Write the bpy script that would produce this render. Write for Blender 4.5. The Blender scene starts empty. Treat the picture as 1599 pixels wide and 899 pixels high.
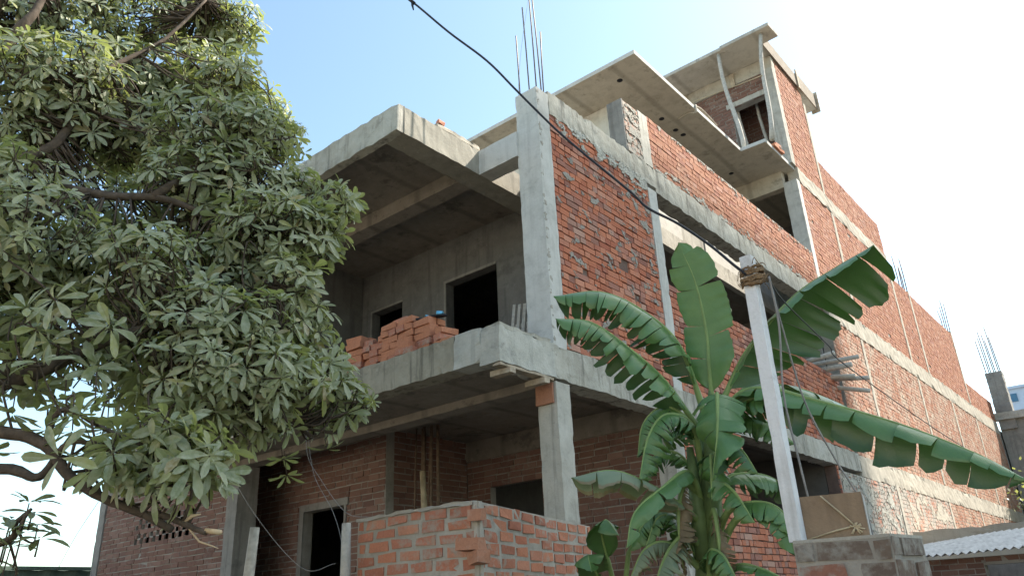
import bpy, bmesh, math, random
import numpy as np
from mathutils import Vector, Matrix, noise

random.seed(7)
RNG = np.random.default_rng(11)
SC = bpy.context.scene
COL = SC.collection
R = math.radians

# ------------------------------------------------------------------ camera
CAM_X = Vector((0.7631354997, 0.6446516189, -0.0452603158))
CAM_D = Vector((-0.2818470000, 0.2689879400, -0.9209820300))
CAM_F = Vector((-0.5815380200, 0.7155905100, 0.3869673700))
cd = bpy.data.cameras.new('camera')
cam = bpy.data.objects.new('camera', cd)
COL.objects.link(cam)
m = Matrix.Identity(4)
for i in range(3):
    m[i][0] = CAM_X[i]; m[i][1] = -CAM_D[i]; m[i][2] = -CAM_F[i]
m.translation = Vector((4.42055, -6.05877, 1.5))
cam.matrix_world = m
cd.sensor_width = 36.0
cd.lens = 1204.879 / 1599 * 36
cd.clip_start = 0.05
cd.clip_end = 2000
SC.camera = cam

# ------------------------------------------------------------------ light
SUN_AZ, SUN_EL = R(32), R(47.6)          # azimuth from +Y towards +X
w = bpy.data.worlds.new('World'); SC.world = w; w.use_nodes = True
nt = w.node_tree
for n in list(nt.nodes): nt.nodes.remove(n)
sky = nt.nodes.new('ShaderNodeTexSky'); sky.sky_type = 'NISHITA'
sky.sun_disc = False
sky.sun_elevation = SUN_EL
sky.sun_rotation = SUN_AZ
sky.air_density = 1.0; sky.dust_density = 1.2; sky.ozone_density = 0.15
bg = nt.nodes.new('ShaderNodeBackground'); bg.inputs['Strength'].default_value = 0.100
ow = nt.nodes.new('ShaderNodeOutputWorld')
tint = nt.nodes.new('ShaderNodeMix'); tint.data_type = 'RGBA'; tint.blend_type = 'MULTIPLY'; tint.inputs[0].default_value = 1.0
tint.inputs[7].default_value = (.985, 1.05, .945, 1)
nt.links.new(sky.outputs[0], tint.inputs[6]); nt.links.new(tint.outputs[2], bg.inputs[0]); nt.links.new(bg.outputs[0], ow.inputs[0])
sl = bpy.data.lights.new('sun', 'SUN'); sl.energy = 3.3; sl.angle = R(0.6); sl.color = (1.0, 0.93, 0.82)
sun = bpy.data.objects.new('sun', sl); COL.objects.link(sun)
sdir = Vector((math.sin(SUN_AZ) * math.cos(SUN_EL), math.cos(SUN_AZ) * math.cos(SUN_EL), math.sin(SUN_EL)))
sun.rotation_euler = sdir.to_track_quat('Z', 'Y').to_euler()
sun.location = (20, 30, 40)
SC.view_settings.view_transform = 'Standard'
SC.view_settings.look = 'None'
SC.view_settings.exposure = 1.85
SC.view_settings.gamma = 1.0
SC.view_settings.use_curve_mapping = False
SC.cycles.max_bounces = 8
SC.cycles.diffuse_bounces = 5
SC.cycles.use_denoising = True

# ------------------------------------------------------------------ materials
class NT:
    def __init__(self, name):
        self.m = bpy.data.materials.new(name); self.m.use_nodes = True
        self.t = self.m.node_tree
        for n in list(self.t.nodes): self.t.nodes.remove(n)
        self.out = self.t.nodes.new('ShaderNodeOutputMaterial')
        self.b = self.t.nodes.new('ShaderNodeBsdfPrincipled')
        self.t.links.new(self.b.outputs[0], self.out.inputs[0])
        self.b.inputs['Specular IOR Level'].default_value = 0.25
    def n(self, typ, **kw):
        x = self.t.nodes.new(typ)
        for k, v in kw.items(): setattr(x, k, v)
        return x
    def l(self, a, b): self.t.links.new(a, b)
    def coord(self, scale=(1, 1, 1)):
        tc = self.n('ShaderNodeTexCoord'); mp = self.n('ShaderNodeMapping')
        mp.inputs['Scale'].default_value = scale
        self.l(tc.outputs['Object'], mp.inputs['Vector']); return mp.outputs[0]
    def noise(self, vec, scale, detail=6, rough=.6):
        x = self.n('ShaderNodeTexNoise'); x.inputs['Scale'].default_value = scale
        x.inputs['Detail'].default_value = detail; x.inputs['Roughness'].default_value = rough
        if vec is not None: self.l(vec, x.inputs['Vector'])
        return x.outputs['Fac']
    def ramp(self, fac, stops, interp='LINEAR'):
        x = self.n('ShaderNodeValToRGB'); cr = x.color_ramp; cr.interpolation = interp
        while len(cr.elements) < len(stops): cr.elements.new(0.5)
        for e, (p, c) in zip(cr.elements, stops):
            e.position = p; e.color = (c[0], c[1], c[2], 1) if not isinstance(c, (int, float)) else (c, c, c, 1)
        self.l(fac, x.inputs[0]); return x.outputs[0]
    def mix(self, fac, a, b, mode='MIX'):
        x = self.n('ShaderNodeMix', data_type='RGBA', blend_type=mode)
        if isinstance(fac, (int, float)): x.inputs[0].default_value = fac
        else: self.l(fac, x.inputs[0])
        for v, i in ((a, 6), (b, 7)):
            if isinstance(v, tuple): x.inputs[i].default_value = (v[0], v[1], v[2], 1)
            else: self.l(v, x.inputs[i])
        return x.outputs[2]
    def bump(self, h, strength, dist=.02, prev=None):
        x = self.n('ShaderNodeBump'); x.inputs['Strength'].default_value = strength
        x.inputs['Distance'].default_value = dist; self.l(h, x.inputs['Height'])
        if prev is not None: self.l(prev, x.inputs['Normal'])
        return x.outputs[0]
    def done(self, color, rough=.9, normal=None):
        if isinstance(color, tuple): self.b.inputs['Base Color'].default_value = (*color, 1)
        else: self.l(color, self.b.inputs['Base Color'])
        if isinstance(rough, (int, float)): self.b.inputs['Roughness'].default_value = rough
        else: self.l(rough, self.b.inputs['Roughness'])
        if normal is not None: self.l(normal, self.b.inputs['Normal'])
        return self.m

def concrete(name, base=(.40, .38, .335), dark=(.20, .19, .17), light=(.52, .50, .45), streak=.5, boards=0, bump=.35, spots=.35, blotch=.35):
    t = NT(name); c = t.coord()
    big = t.noise(c, 1.1, 5, .6); mid = t.noise(c, 5.5, 8, .68); fine = t.noise(c, 70, 4, .7)
    col = t.ramp(big, [(.3, dark), (.47, base), (.68, light)])
    col2 = t.ramp(mid, [(.28, dark), (.5, base), (.75, light)])
    col = t.mix(.55, col, col2)
    sv = t.coord((7, 7, .5)); st = t.noise(sv, 1.3, 6, .65)
    stf = t.ramp(st, [(.52, 0.0), (.66, streak)])
    col = t.mix(stf, col, tuple(x * .62 for x in dark))
    sp = t.noise(c, 13, 9, .75)
    spf = t.ramp(sp, [(.60, 0.0), (.70, spots)])
    col = t.mix(spf, col, tuple(x * .5 for x in dark))
    bl = t.noise(t.coord((1.0, 1.0, 1.4)), 2.7, 9, .72)
    col = t.mix(t.ramp(bl, [(.56, 0.0), (.62, blotch * .6), (.75, blotch)]), col, tuple(x * .45 for x in dark))
    wsp = t.noise(t.coord((1.3, 1.3, 1.3)), 8.3, 7, .7)
    col = t.mix(t.ramp(wsp, [(.6, 0.0), (.72, .5)]), col, tuple(min(.62, x * 1.25) for x in light))
    col = t.mix(t.ramp(fine, [(.3, .25), (.55, 0.0)]), col, tuple(x * .7 for x in base))
    nb = t.bump(mid, bump, .02); nb = t.bump(fine, bump, .004, nb)
    if boards:
        wv = t.n('ShaderNodeTexWave', wave_type='BANDS', bands_direction='X')
        wv.inputs['Scale'].default_value = boards; wv.inputs['Distortion'].default_value = .6
        wv.inputs['Detail'].default_value = 2
        t.l(c, wv.inputs['Vector'])
        ln = t.ramp(wv.outputs['Fac'], [(.0, .45), (.05, 0.0)])
        col = t.mix(ln, col, tuple(x * .7 for x in dark))
    return t.done(col, .92, nb)

def brick(name, cols, smear=.3, smear_col=(.40, .36, .31), soot=.2):
    t = NT(name); c = t.coord()
    g = t.n('ShaderNodeNewGeometry')
    col = t.ramp(g.outputs['Random Per Island'], [(i / (len(cols) - 1), k) for i, k in enumerate(cols)])
    n1 = t.noise(c, 16, 8, .7); n2 = t.noise(c, 2.0, 5, .6); n3 = t.noise(c, 60, 6, .75)
    col = t.mix(t.ramp(n3, [(.35, .45), (.6, 0.0)]), col, t.mix(.55, col, (.10, .05, .04)))
    thr = .72 - .3 * smear
    f = t.mix(.45, n1, n2)
    col = t.mix(t.ramp(f, [(thr - .06, 0.0), (thr + .05, min(1, .35 + smear))]), col, smear_col)
    s = t.noise(t.coord((1, 1, .7)), 3.1, 7, .7)
    col = t.mix(t.ramp(s, [(.56, 0.0), (.70, soot)]), col, (.08, .06, .055))
    nb = t.bump(n1, .5, .012); nb = t.bump(n3, .5, .004, nb)
    return t.done(col, .93, nb)

def plain(name, c, rough=.6, var=.25, scale=8, bump=.15, metal=0):
    t = NT(name); v = t.coord(); n = t.noise(v, scale, 7, .65)
    col = t.ramp(n, [(.3, tuple(x * (1 - var) for x in c)), (.7, tuple(min(1, x * (1 + var)) for x in c))])
    t.b.inputs['Metallic'].default_value = metal
    return t.done(col, rough, t.bump(n, bump, .01))

RED = [(.46, .152, .084), (.53, .195, .108), (.41, .13, .073), (.55, .225, .138), (.49, .168, .094), (.57, .265, .175), (.38, .12, .073)]
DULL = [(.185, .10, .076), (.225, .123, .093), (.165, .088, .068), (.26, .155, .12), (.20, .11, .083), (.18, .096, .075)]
PALE = [(.36, .155, .09), (.41, .19, .115), (.33, .135, .08), (.44, .23, .15), (.39, .17, .10)]
M = {
    'conc': concrete('raw_concrete', (.44, .415, .36), (.25, .235, .205), (.56, .535, .48), .6, 0, .5, .45, .35),
    'fascia': concrete('tan_streaked_concrete', (.33, .30, .235), (.20, .18, .14), (.42, .39, .32), .9, 0, .5, .4, .5),
    'conc_tan': concrete('tan_concrete', (.31, .285, .235), (.20, .185, .155), (.38, .355, .30), .3, 0, .4, .3, .3),
    'conc_patch': concrete('patched_cement', (.47, .455, .40), (.27, .265, .25), (.62, .61, .57), .3, 0, 1.0, .5, .55),
    'conc_light': concrete('pale_concrete', (.53, .52, .485), (.34, .33, .305), (.62, .61, .58), .25, 0, .25, .2),
    'conc_beam': concrete('stained_concrete_beam', (.42, .395, .335), (.23, .215, .185), (.58, .56, .50), .8, 0, .8, .65, .5),
    'conc_warm': concrete('warm_concrete', (.43, .385, .315), (.27, .235, .19), (.52, .475, .40), .25, 0, .25, .25),
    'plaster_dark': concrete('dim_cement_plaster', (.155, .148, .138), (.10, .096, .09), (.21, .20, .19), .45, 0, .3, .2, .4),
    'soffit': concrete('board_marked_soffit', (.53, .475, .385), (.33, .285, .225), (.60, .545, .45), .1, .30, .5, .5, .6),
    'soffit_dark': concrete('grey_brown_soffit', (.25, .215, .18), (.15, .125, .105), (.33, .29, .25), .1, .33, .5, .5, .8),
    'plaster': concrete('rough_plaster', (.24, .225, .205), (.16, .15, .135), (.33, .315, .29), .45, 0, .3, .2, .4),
    'inner_shade': concrete('shade_darkened_plaster', (.13, .12, .11), (.09, .085, .08), (.17, .16, .15), .1, 0, .2, .1),  # room shade put into the colour: a darker copy of the plaster
    'whitewash': concrete('pale_plaster', (.58, .56, .51), (.46, .44, .40), (.66, .64, .6), .1, 0, .1, .1),
    'mortar': concrete('mortar', (.30, .275, .24), (.17, .15, .13), (.40, .37, .33), .1, 0, .6, .4),
    'mortar_dark': concrete('raked_mortar', (.17, .115, .095), (.10, .07, .06), (.24, .17, .14), .1, 0, .6, .4),
    'mortar_grey': concrete('grey_mortar', (.36, .335, .29), (.23, .21, .18), (.46, .43, .38), .1, 0, .7, .4),
    'brick': brick('red_brick', RED + [(.50, .30, .23), (.25, .10, .075), (.42, .20, .15)], .28, (.38, .32, .27), .22),
    'brick_loose': brick('loose_orange_brick', [(.50, .20, .11), (.44, .165, .09), (.54, .235, .135), (.40, .14, .08)], .18, (.42, .36, .30), .12),
    'brick_smear': brick('brick_with_mortar_smears', RED, .85, (.40, .365, .315), .25),
    'brick_pale': brick('pale_red_brick', PALE + [(.30, .12, .08), (.46, .26, .19)], .32, (.40, .31, .25), .25),
    'brick_white': brick('whitened_brick', PALE + [(.46, .30, .23), (.30, .14, .095)], .62, (.45, .36, .28), .2),
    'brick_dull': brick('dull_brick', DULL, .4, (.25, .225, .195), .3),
    'brick_front': brick('soft_red_brick', [(.44, .17, .10), (.50, .21, .125), (.41, .15, .09), (.47, .20, .13), (.36, .14, .09), (.53, .25, .16)], .5, (.34, .30, .25), .25),
    'brick_old': brick('sooty_old_brick', [(.15, .115, .09), (.12, .095, .08), (.135, .10, .08), (.18, .135, .105), (.30, .12, .08)], .62, (.26, .24, .21), .6),
    'steel': plain('rusty_rebar', (.16, .12, .10), .6, .35, 30, .3, .4),
    'wood': plain('weathered_wood', (.40, .33, .25), .85, .3, 14, .4),
    'wood_grey': plain('grey_timber', (.45, .42, .37), .85, .25, 18, .4),
    'shutter': plain('dusty_shuttering_board', (.27, .225, .18), .9, .2, 9, .3),
    'bamboo': plain('dry_bamboo', (.42, .34, .22), .6, .3, 12, .3),
    'bark': plain('dark_bark', (.085, .065, .05), .95, .45, 16, .8),
    'bark_brown': plain('brown_branch_bark', (.16, .11, .075), .9, .35, 22, .6),
    'cutwood': plain('fresh_cut_wood', (.50, .38, .24), .8, .2, 20, .2),
    'white_paint': concrete('grimy_white_paint', (.66, .66, .67), (.42, .41, .39), (.72, .72, .73), .45, 0, .25, .5, .3),
    'cable': plain('black_cable', (.018, .018, .022), .5, .2, 20, .1),
    'wire': plain('thin_grey_wire', (.22, .21, .20), .6, .3, 20, .1),
    'rope': plain('coir_rope', (.23, .15, .085), .95, .4, 60, .8),
    'card': concrete('worn_brown_cardboard', (.25, .175, .115), (.17, .12, .08), (.31, .23, .155), .35, 0, .3, .35, .35),
    'card_side': plain('pale_cardboard_side', (.44, .43, .41), .85, .12, 5, .15),
    'tin': plain('galvanised_sheet', (.40, .39, .38), .55, .3, 5, .15, .2),
    'green_tin': plain('green_painted_sheet', (.10, .14, .11), .6, .3, 4, .1),
    'blue': plain('light_blue_rubber', (.14, .42, .62), .5, .1, 8, .1),
    'black': plain('black_rubber_and_hole_shade', (.02, .02, .025), .6, .1, 8, .1),
    'redcloth': plain('red_cloth', (.62, .05, .07), .8, .2, 8, .2),
    'bluewall': plain('pale_blue_wall', (.48, .58, .74), .8, .06, 3, .05),
    'glass_dark': plain('blue_dark_window', (.06, .16, .28), .2, .1, 3, .0),
    'neighbour': plain('cream_plaster_wall', (.68, .62, .52), .85, .12, 1.5, .1),
    'dirt': plain('dry_earth', (.19, .16, .12), .95, .3, 1.2, .5),
}

def leafmat(name, top, var, back, gloss=.45, trans=.35, transcol=None, vein=None, dust=0.0):
    t = NT(name)
    g = t.n('ShaderNodeNewGeometry')
    c = t.coord(); n = t.noise(c, 5, 4, .6); n2 = t.noise(c, 2.1, 3, .6)
    a = t.ramp(g.outputs['Random Per Island'], [(0, top), (.3, var[0]), (.55, top), (.8, var[1]), (.955, var[2]), (.985, (.26, .17, .07))])
    a = t.mix(t.ramp(n2, [(.35, 0.0), (.65, .4)]), a, var[0])
    if dust:
        nd = t.noise(c, 26, 6, .7)
        a = t.mix(t.ramp(nd, [(.4, 0.0), (.7, dust)]), a, (.52, .52, .43))
    a = t.mix(g.outputs['Backfacing'], a, back)
    t.l(a, t.b.inputs['Base Color'])
    t.b.inputs['Roughness'].default_value = gloss
    t.b.inputs['Specular IOR Level'].default_value = .5
    t.l(t.bump(n, .15, .01), t.b.inputs['Normal'])
    tr = t.n('ShaderNodeBsdfTranslucent')
    tr.inputs[0].default_value = (*(transcol or (.20, .34, .06)), 1)
    mx = t.n('ShaderNodeMixShader'); mx.inputs[0].default_value = trans
    t.l(t.b.outputs[0], mx.inputs[1]); t.l(tr.outputs[0], mx.inputs[2])
    t.l(mx.outputs[0], t.out.inputs[0])
    return t.m

M['leaf'] = leafmat('whorled_tree_leaf', (.240, .270, .155), [(.165, .205, .105), (.300, .325, .205), (.330, .325, .100)], (.28, .305, .19), .5, .32, (.44, .50, .12), dust=.62)
def bananamat(name, top, top2, back, trans, transcol, brown, gloss=.33):
    t = NT(name); g = t.n('ShaderNodeNewGeometry')
    at = t.n('ShaderNodeAttribute'); at.attribute_name = 'leafpos'; at.attribute_type = 'GEOMETRY'
    sep = t.n('ShaderNodeSeparateColor'); t.l(at.outputs['Color'], sep.inputs[0])
    c = t.coord(); n = t.noise(c, 6, 5, .6); n2 = t.noise(c, 30, 6, .7)
    # side veins: fine stripes running from the midrib to the edge
    v = t.n('ShaderNodeMath', operation='MULTIPLY'); t.l(sep.outputs[0], v.inputs[0]); v.inputs[1].default_value = 900.0
    sn = t.n('ShaderNodeMath', operation='SINE'); t.l(v.outputs[0], sn.inputs[0])
    h = t.n('ShaderNodeMath', operation='MULTIPLY_ADD'); t.l(sn.outputs[0], h.inputs[0]); h.inputs[1].default_value = .5; h.inputs[2].default_value = .5
    a = t.mix(t.ramp(n, [(.3, 0.0), (.7, 1.0)]), top, top2)
    a = t.mix(t.ramp(h.outputs[0], [(.0, .16), (.5, 0.0)]), a, tuple(x * .5 for x in top))
    a = t.mix(g.outputs['Backfacing'], a, back)
    # dry brown margin
    m1 = t.n('ShaderNodeMath', operation='MULTIPLY_ADD'); t.l(n2, m1.inputs[0]); m1.inputs[1].default_value = .30; t.l(sep.outputs[1], m1.inputs[2])
    a = t.mix(t.ramp(m1.outputs[0], [(1.10 - brown, 0.0), (1.17 - brown, .85)]), a, (.21, .15, .075))
    a = t.mix(t.ramp(n2, [(.62, 0.0), (.75, .30)]), a, (.20, .19, .09))
    t.l(a, t.b.inputs['Base Color']); t.b.inputs['Roughness'].default_value = gloss; t.b.inputs['Specular IOR Level'].default_value = .6; t.b.inputs['Coat Weight'].default_value = .12; t.b.inputs['Coat Roughness'].default_value = .35
    t.l(t.bump(n, .3, .02, t.bump(h.outputs[0], .35, .002)), t.b.inputs['Normal'])
    tr = t.n('ShaderNodeBsdfTranslucent'); tr.inputs[0].default_value = (*transcol, 1)
    mx = t.n('ShaderNodeMixShader'); mx.inputs[0].default_value = trans
    t.l(t.b.outputs[0], mx.inputs[1]); t.l(tr.outputs[0], mx.inputs[2]); t.l(mx.outputs[0], t.out.inputs[0])
    return t.m
M['banana'] = bananamat('banana_leaf', (.070, .160, .045), (.110, .215, .060), (.042, .095, .034), .11, (.10, .24, .02), 0.04)
M['banana_dry'] = bananamat('faded_banana_leaf', (.17, .24, .145), (.22, .27, .17), (.20, .26, .16), .2, (.22, .26, .08), .12, .5)
M['banana_dead'] = bananamat('dead_banana_leaf', (.17, .12, .065), (.24, .18, .10), (.20, .145, .08), .12, (.22, .16, .06), .2, .7)
M['midrib'] = plain('banana_midrib', (.20, .28, .10), .45, .2, 8, .1)
M['stem'] = plain('banana_pseudostem', (.13, .19, .075), .45, .35, 7, .2)

# ------------------------------------------------------------------ mesh helpers
class MB:
    def __init__(s): s.v = []; s.f = []; s.mi = []; s.sm = []
    def add(s, verts, faces, mi=0, smooth=False):
        o = len(s.v); s.v.extend([tuple(p) for p in verts])
        for f in faces:
            s.f.append(tuple(i + o for i in f)); s.mi.append(mi); s.sm.append(smooth)
    def build(s, name, mats, parent=None):
        me = bpy.data.meshes.new(name); me.from_pydata(s.v, [], s.f)
        for mt in (mats if isinstance(mats, (list, tuple)) else [mats]): me.materials.append(mt)
        me.polygons.foreach_set('material_index', s.mi)
        me.polygons.foreach_set('use_smooth', s.sm)
        me.update()
        o = bpy.data.objects.new(name, me); COL.objects.link(o)
        if parent is not None: o.parent = parent
        return o

def tag(o, label=None, cat=None, group=None, kind=None):
    if label: o['label'] = label
    if cat: o['category'] = cat
    if group: o['group'] = group
    if kind: o['kind'] = kind
    return o
def thing(name, label, cat, loc=(0, 0, 0), group=None):
    o = bpy.data.objects.new(name, None); COL.objects.link(o); o.location = loc
    o.empty_display_size = .2
    return tag(o, label, cat, group)

BOXF = [(0, 3, 2, 1), (4, 5, 6, 7), (0, 1, 5, 4), (1, 2, 6, 5), (2, 3, 7, 6), (3, 0, 4, 7)]
def box(mb, a, b, mi=0, jit=0.0):
    x0, y0, z0 = a; x1, y1, z1 = b
    vs = [(x0, y0, z0), (x1, y0, z0), (x1, y1, z0), (x0, y1, z0), (x0, y0, z1), (x1, y0, z1), (x1, y1, z1), (x0, y1, z1)]
    if jit: vs = [tuple(c + random.uniform(-jit, jit) for c in p) for p in vs]
    mb.add(vs, BOXF, mi)

def rbox(mb, a, b, axis=None, step=.07, amp=.005, seed=None, mi=0, n=4):
    """a cast concrete member: box cut along its long axis, edges chipped and uneven"""
    a = Vector(a); b = Vector(b); d = b - a
    if axis is None: axis = max(range(3), key=lambda i: d[i])
    u, v = [i for i in range(3) if i != axis]
    L = d[axis]; ns = max(1, int(L / step))
    if seed is None: seed = random.uniform(0, 99)
    ring = []
    for (p0, p1) in (((0, 0), (1, 0)), ((1, 0), (1, 1)), ((1, 1), (0, 1)), ((0, 1), (0, 0))):
        for k in range(n): ring.append((p0[0] + (p1[0] - p0[0]) * k / n, p0[1] + (p1[1] - p0[1]) * k / n))
    N = len(ring); verts = []; faces = []
    for i in range(ns + 1):
        t = a[axis] + L * i / ns
        for k, (ru, rv) in enumerate(ring):
            p = [0, 0, 0]; p[axis] = t; p[u] = a[u] + d[u] * ru; p[v] = a[v] + d[v] * rv
            q = Vector(p) * 8.5 + Vector((seed, seed * .7, -seed))
            nz = noise.noise_vector(q) * amp * (1.7 if k % n == 0 else .8)
            if k % n == 0:
                ch = max(0, noise.noise(q * 1.9 + Vector((3, 1, 2))) - .25) * amp * 4
                p[u] += ch * (1 if ru < .5 else -1); p[v] += ch * (1 if rv < .5 else -1)
            verts.append((p[0] + nz[0], p[1] + nz[1], p[2] + nz[2]))
    flip = (axis == 1)
    for i in range(ns):
        for k in range(N):
            f = (i * N + k, i * N + (k + 1) % N, (i + 1) * N + (k + 1) % N, (i + 1) * N + k)
            faces.append(f[::-1] if flip else f)
    faces.append(tuple(range(N)) if flip else tuple(range(N))[::-1])
    e = [ns * N + k for k in range(N)]
    faces.append(tuple(e)[::-1] if flip else tuple(e))
    mb.add(verts, faces, mi)

def tube(mb, pts, r, sides=8, mi=0, cap=True, smooth=True, wob=0):
    pts = [Vector(p) for p in pts]; rs = r if isinstance(r, (list, tuple)) else [r] * len(pts)
    verts = []; faces = []; ref = None
    for i, p in enumerate(pts):
        t = (pts[min(i + 1, len(pts) - 1)] - pts[max(i - 1, 0)]).normalized()
        if ref is None: ref = Vector((0, 0, 1)) if abs(t.z) < .9 else Vector((1, 0, 0))
        x = t.cross(ref).normalized(); y = x.cross(t).normalized(); ref = y if abs(t.dot(y)) < .99 else ref
        for k in range(sides):
            a = 2 * math.pi * k / sides
            rr = rs[i] * (1 + (random.uniform(-wob, wob) if wob else 0))
            verts.append(p + (x * math.cos(a) + y * math.sin(a)) * rr)
    for i in range(len(pts) - 1):
        for k in range(sides):
            faces.append((i * sides + k, i * sides + (k + 1) % sides, (i + 1) * sides + (k + 1) % sides, (i + 1) * sides + k))
    if cap:
        faces.append(tuple(range(sides))[::-1]); faces.append(tuple((len(pts) - 1) * sides + k for k in range(sides)))
    mb.add(verts, faces, mi, smooth)

def curve(pts, n=6):
    """Catmull-Rom through pts"""
    P = [Vector(p) for p in pts]; P = [P[0] * 2 - P[1]] + P + [P[-1] * 2 - P[-2]]
    out = []
    for i in range(1, len(P) - 2):
        for k in range(n):
            t = k / n; a, b, c, d = P[i - 1], P[i], P[i + 1], P[i + 2]
            out.append(.5 * ((2 * b) + (c - a) * t + (2 * a - 5 * b + 4 * c - d) * t * t + (3 * b - a - 3 * c + d) * t ** 3))
    out.append(P[-2]); return out

def brick_face(mb, org, ud, nd, u1, z0, z1, holes=(), course=.083, L=.24, gap=.013, gu=None, recess=.02, thick=.22, jit=.004,
               proud=.006, skip=.0, depth=None, u0=0.0, bond='half', wonk=0.0):
    """bricks laid in courses over a mortar core; org+ud*u, nd points out. slot 0 brick, slot 1 mortar"""
    ud = Vector((ud[0], ud[1], 0)).normalized(); nd = Vector((nd[0], nd[1], 0)).normalized(); org = Vector(org)
    rh = ud.cross(nd).z < 0    # orientation
    def P(u, n, z): return org + ud * u + nd * n + Vector((0, 0, z))
    dep = depth or (recess + .03)
    nc = max(1, round((z1 - z0) / course)); ch = (z1 - z0) / nc
    for c in range(nc):
        za = z0 + c * ch; u = u0 - (random.random() * L * .2 + (L * .5 if c % 2 else 0))
        head = (bond == 'eng')
        while u < u1:
            l = (L * random.choice((.48, .48, .48, 1, .75)) if head else L) * random.uniform(.94, 1.05)
            if random.random() < .05: l *= .55
            a = max(u, u0); b = min(u + l, u1); u += l
            if b - a < .035: continue
            segs = [(a, b)]
            zc = za + ch / 2
            for (h0, h1, k0, k1) in holes:
                if k0 < zc < k1:
                    ns = []
                    for (s0, s1) in segs:
                        if h1 <= s0 or h0 >= s1: ns.append((s0, s1))
                        else:
                            if h0 - s0 > .03: ns.append((s0, h0))
                            if s1 - h1 > .03: ns.append((h1, s1))
                    segs = ns
            for (a, b) in segs:
                if random.random() < skip: continue
                g = gap / 2; gh = (gu or gap) / 2
                pr = random.uniform(-proud, proud)
                dz = random.uniform(-.004, .004) + wonk * noise.noise(Vector((a * 1.3, zc * 2, 5)))
                vs = []
                for n_ in (-dep, pr):
                    for (uu, zz) in ((a + gh, za + g), (b - gh, za + g), (b - gh, za + ch - g), (a + gh, za + ch - g)):
                        vs.append(P(uu + random.uniform(-jit, jit), n_ + (random.uniform(-jit, jit) * .7 if n_ > -dep else 0), zz + dz + random.uniform(-jit, jit)))
                fs = [(4, 5, 6, 7), (0, 1, 5, 4), (1, 2, 6, 5), (2, 3, 7, 6), (3, 0, 4, 7)]
                if rh: fs = [f[::-1] for f in fs]
                mb.add(vs, fs, 0)
    # mortar core cut round the holes
    us = sorted({u0, u1} | {min(max(h, u0), u1) for q in holes for h in q[:2]})
    zs = sorted({z0, z1} | {min(max(h, z0), z1) for q in holes for h in q[2:]})
    for i in range(len(us) - 1):
        for j in range(len(zs) - 1):
            uc, zc = (us[i] + us[i + 1]) / 2, (zs[j] + zs[j + 1]) / 2
            if any(h0 < uc < h1 and k0 < zc < k1 for h0, h1, k0, k1 in holes): continue
            vs = []
            for n_ in (-thick, -recess):
                for (uu, zz) in ((us[i], zs[j]), (us[i + 1], zs[j]), (us[i + 1], zs[j + 1]), (us[i], zs[j + 1])):
                    vs.append(P(uu, n_, zz))
            fs = BOXF if not rh else [f[::-1] for f in BOXF]
            mb.add(vs, fs, 1)

def slab_poly(mb, poly, z0, z1, mi=0, mi_under=None):
    n = len(poly)
    vs = [(x, y, z0) for x, y in poly] + [(x, y, z1) for x, y in poly]
    mb.add(vs, [tuple(range(n, 2 * n))], mi)
    mb.add(vs, [tuple(range(n))[::-1]], mi if mi_under is None else mi_under)
    mb.add(vs, [(i, (i + 1) % n, n + (i + 1) % n, n + i) for i in range(n)], mi)

# ------------------------------------------------------------------ ground
g = MB(); S_ = 600
g.add([(-S_, -S_, 0), (S_, -S_, 0), (S_, S_, 0), (-S_, S_, 0)], [(0, 1, 2, 3)])
tag(g.build('ground', M['dirt']), kind='structure')

# ------------------------------------------------------------------ the unfinished house
H = thing('unfinished_house', 'three storey unfinished house of bare red brick and raw concrete frame', 'building')
def part(fn, name, mat, parent=H, label=None):
    mb = MB(); fn(mb); o = mb.build(name, mat, parent)
    if label: o['label'] = label
    return o
def rb(name, a, b, mat='conc', amp=.004, parent=H, label=None, **k):
    return part(lambda mb: rbox(mb, a, b, amp=amp, **k), name, M[mat], parent, label)

# columns of the side wall
rb('column', (-.24, 0, 0), (0, .235, 3.615), 'conc')
c0 = part(lambda mb: rbox(mb, (-.315, 0.003, 3.985), (.004, .235, 7.21), amp=.004), 'column', M['conc_light'], label='pale grey corner column with bare rods on top')
for (x, y, h, dx) in ((-.27, .05, .95, -.01), (-.14, .07, 1.35, -.03), (-.02, .05, 2.1, -.03), (-.05, .19, 1.75, -.05), (.0 - .03, .2, .95, .02)):
    part(lambda mb: tube(mb, [(x, y, 7.1), (x + dx * .4, y, 7.2 + h * .5), (x + dx, y, 7.2 + h)], .008, 6), 'rebar_rod', M['steel'], c0)
part(lambda mb: tube(mb, curve([(-.3, .05, 7.25), (-.26, .05, 7.6), (-.2, .06, 8.0), (-.06, .06, 8.6)], 4), .0025, 4), 'tie_wire', M['wire'], c0)
rb('column', (-.24, 2.30, 0), (.002, 2.56, 3.615), 'conc')
rb('column', (-.24, 2.49, 3.985), (.004, 2.715, 6.88), 'conc_light')
rb('column', (-.25, 2.475, 7.28), (.004, 2.72, 8.16), 'conc')
rb('column', (-.30, 9.46, 7.0), (.006, 9.66, 9.995), 'conc_light')
rb('column', (-.27, 9.40, 10.395), (.006, 9.62, 13.0), 'conc')
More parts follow.
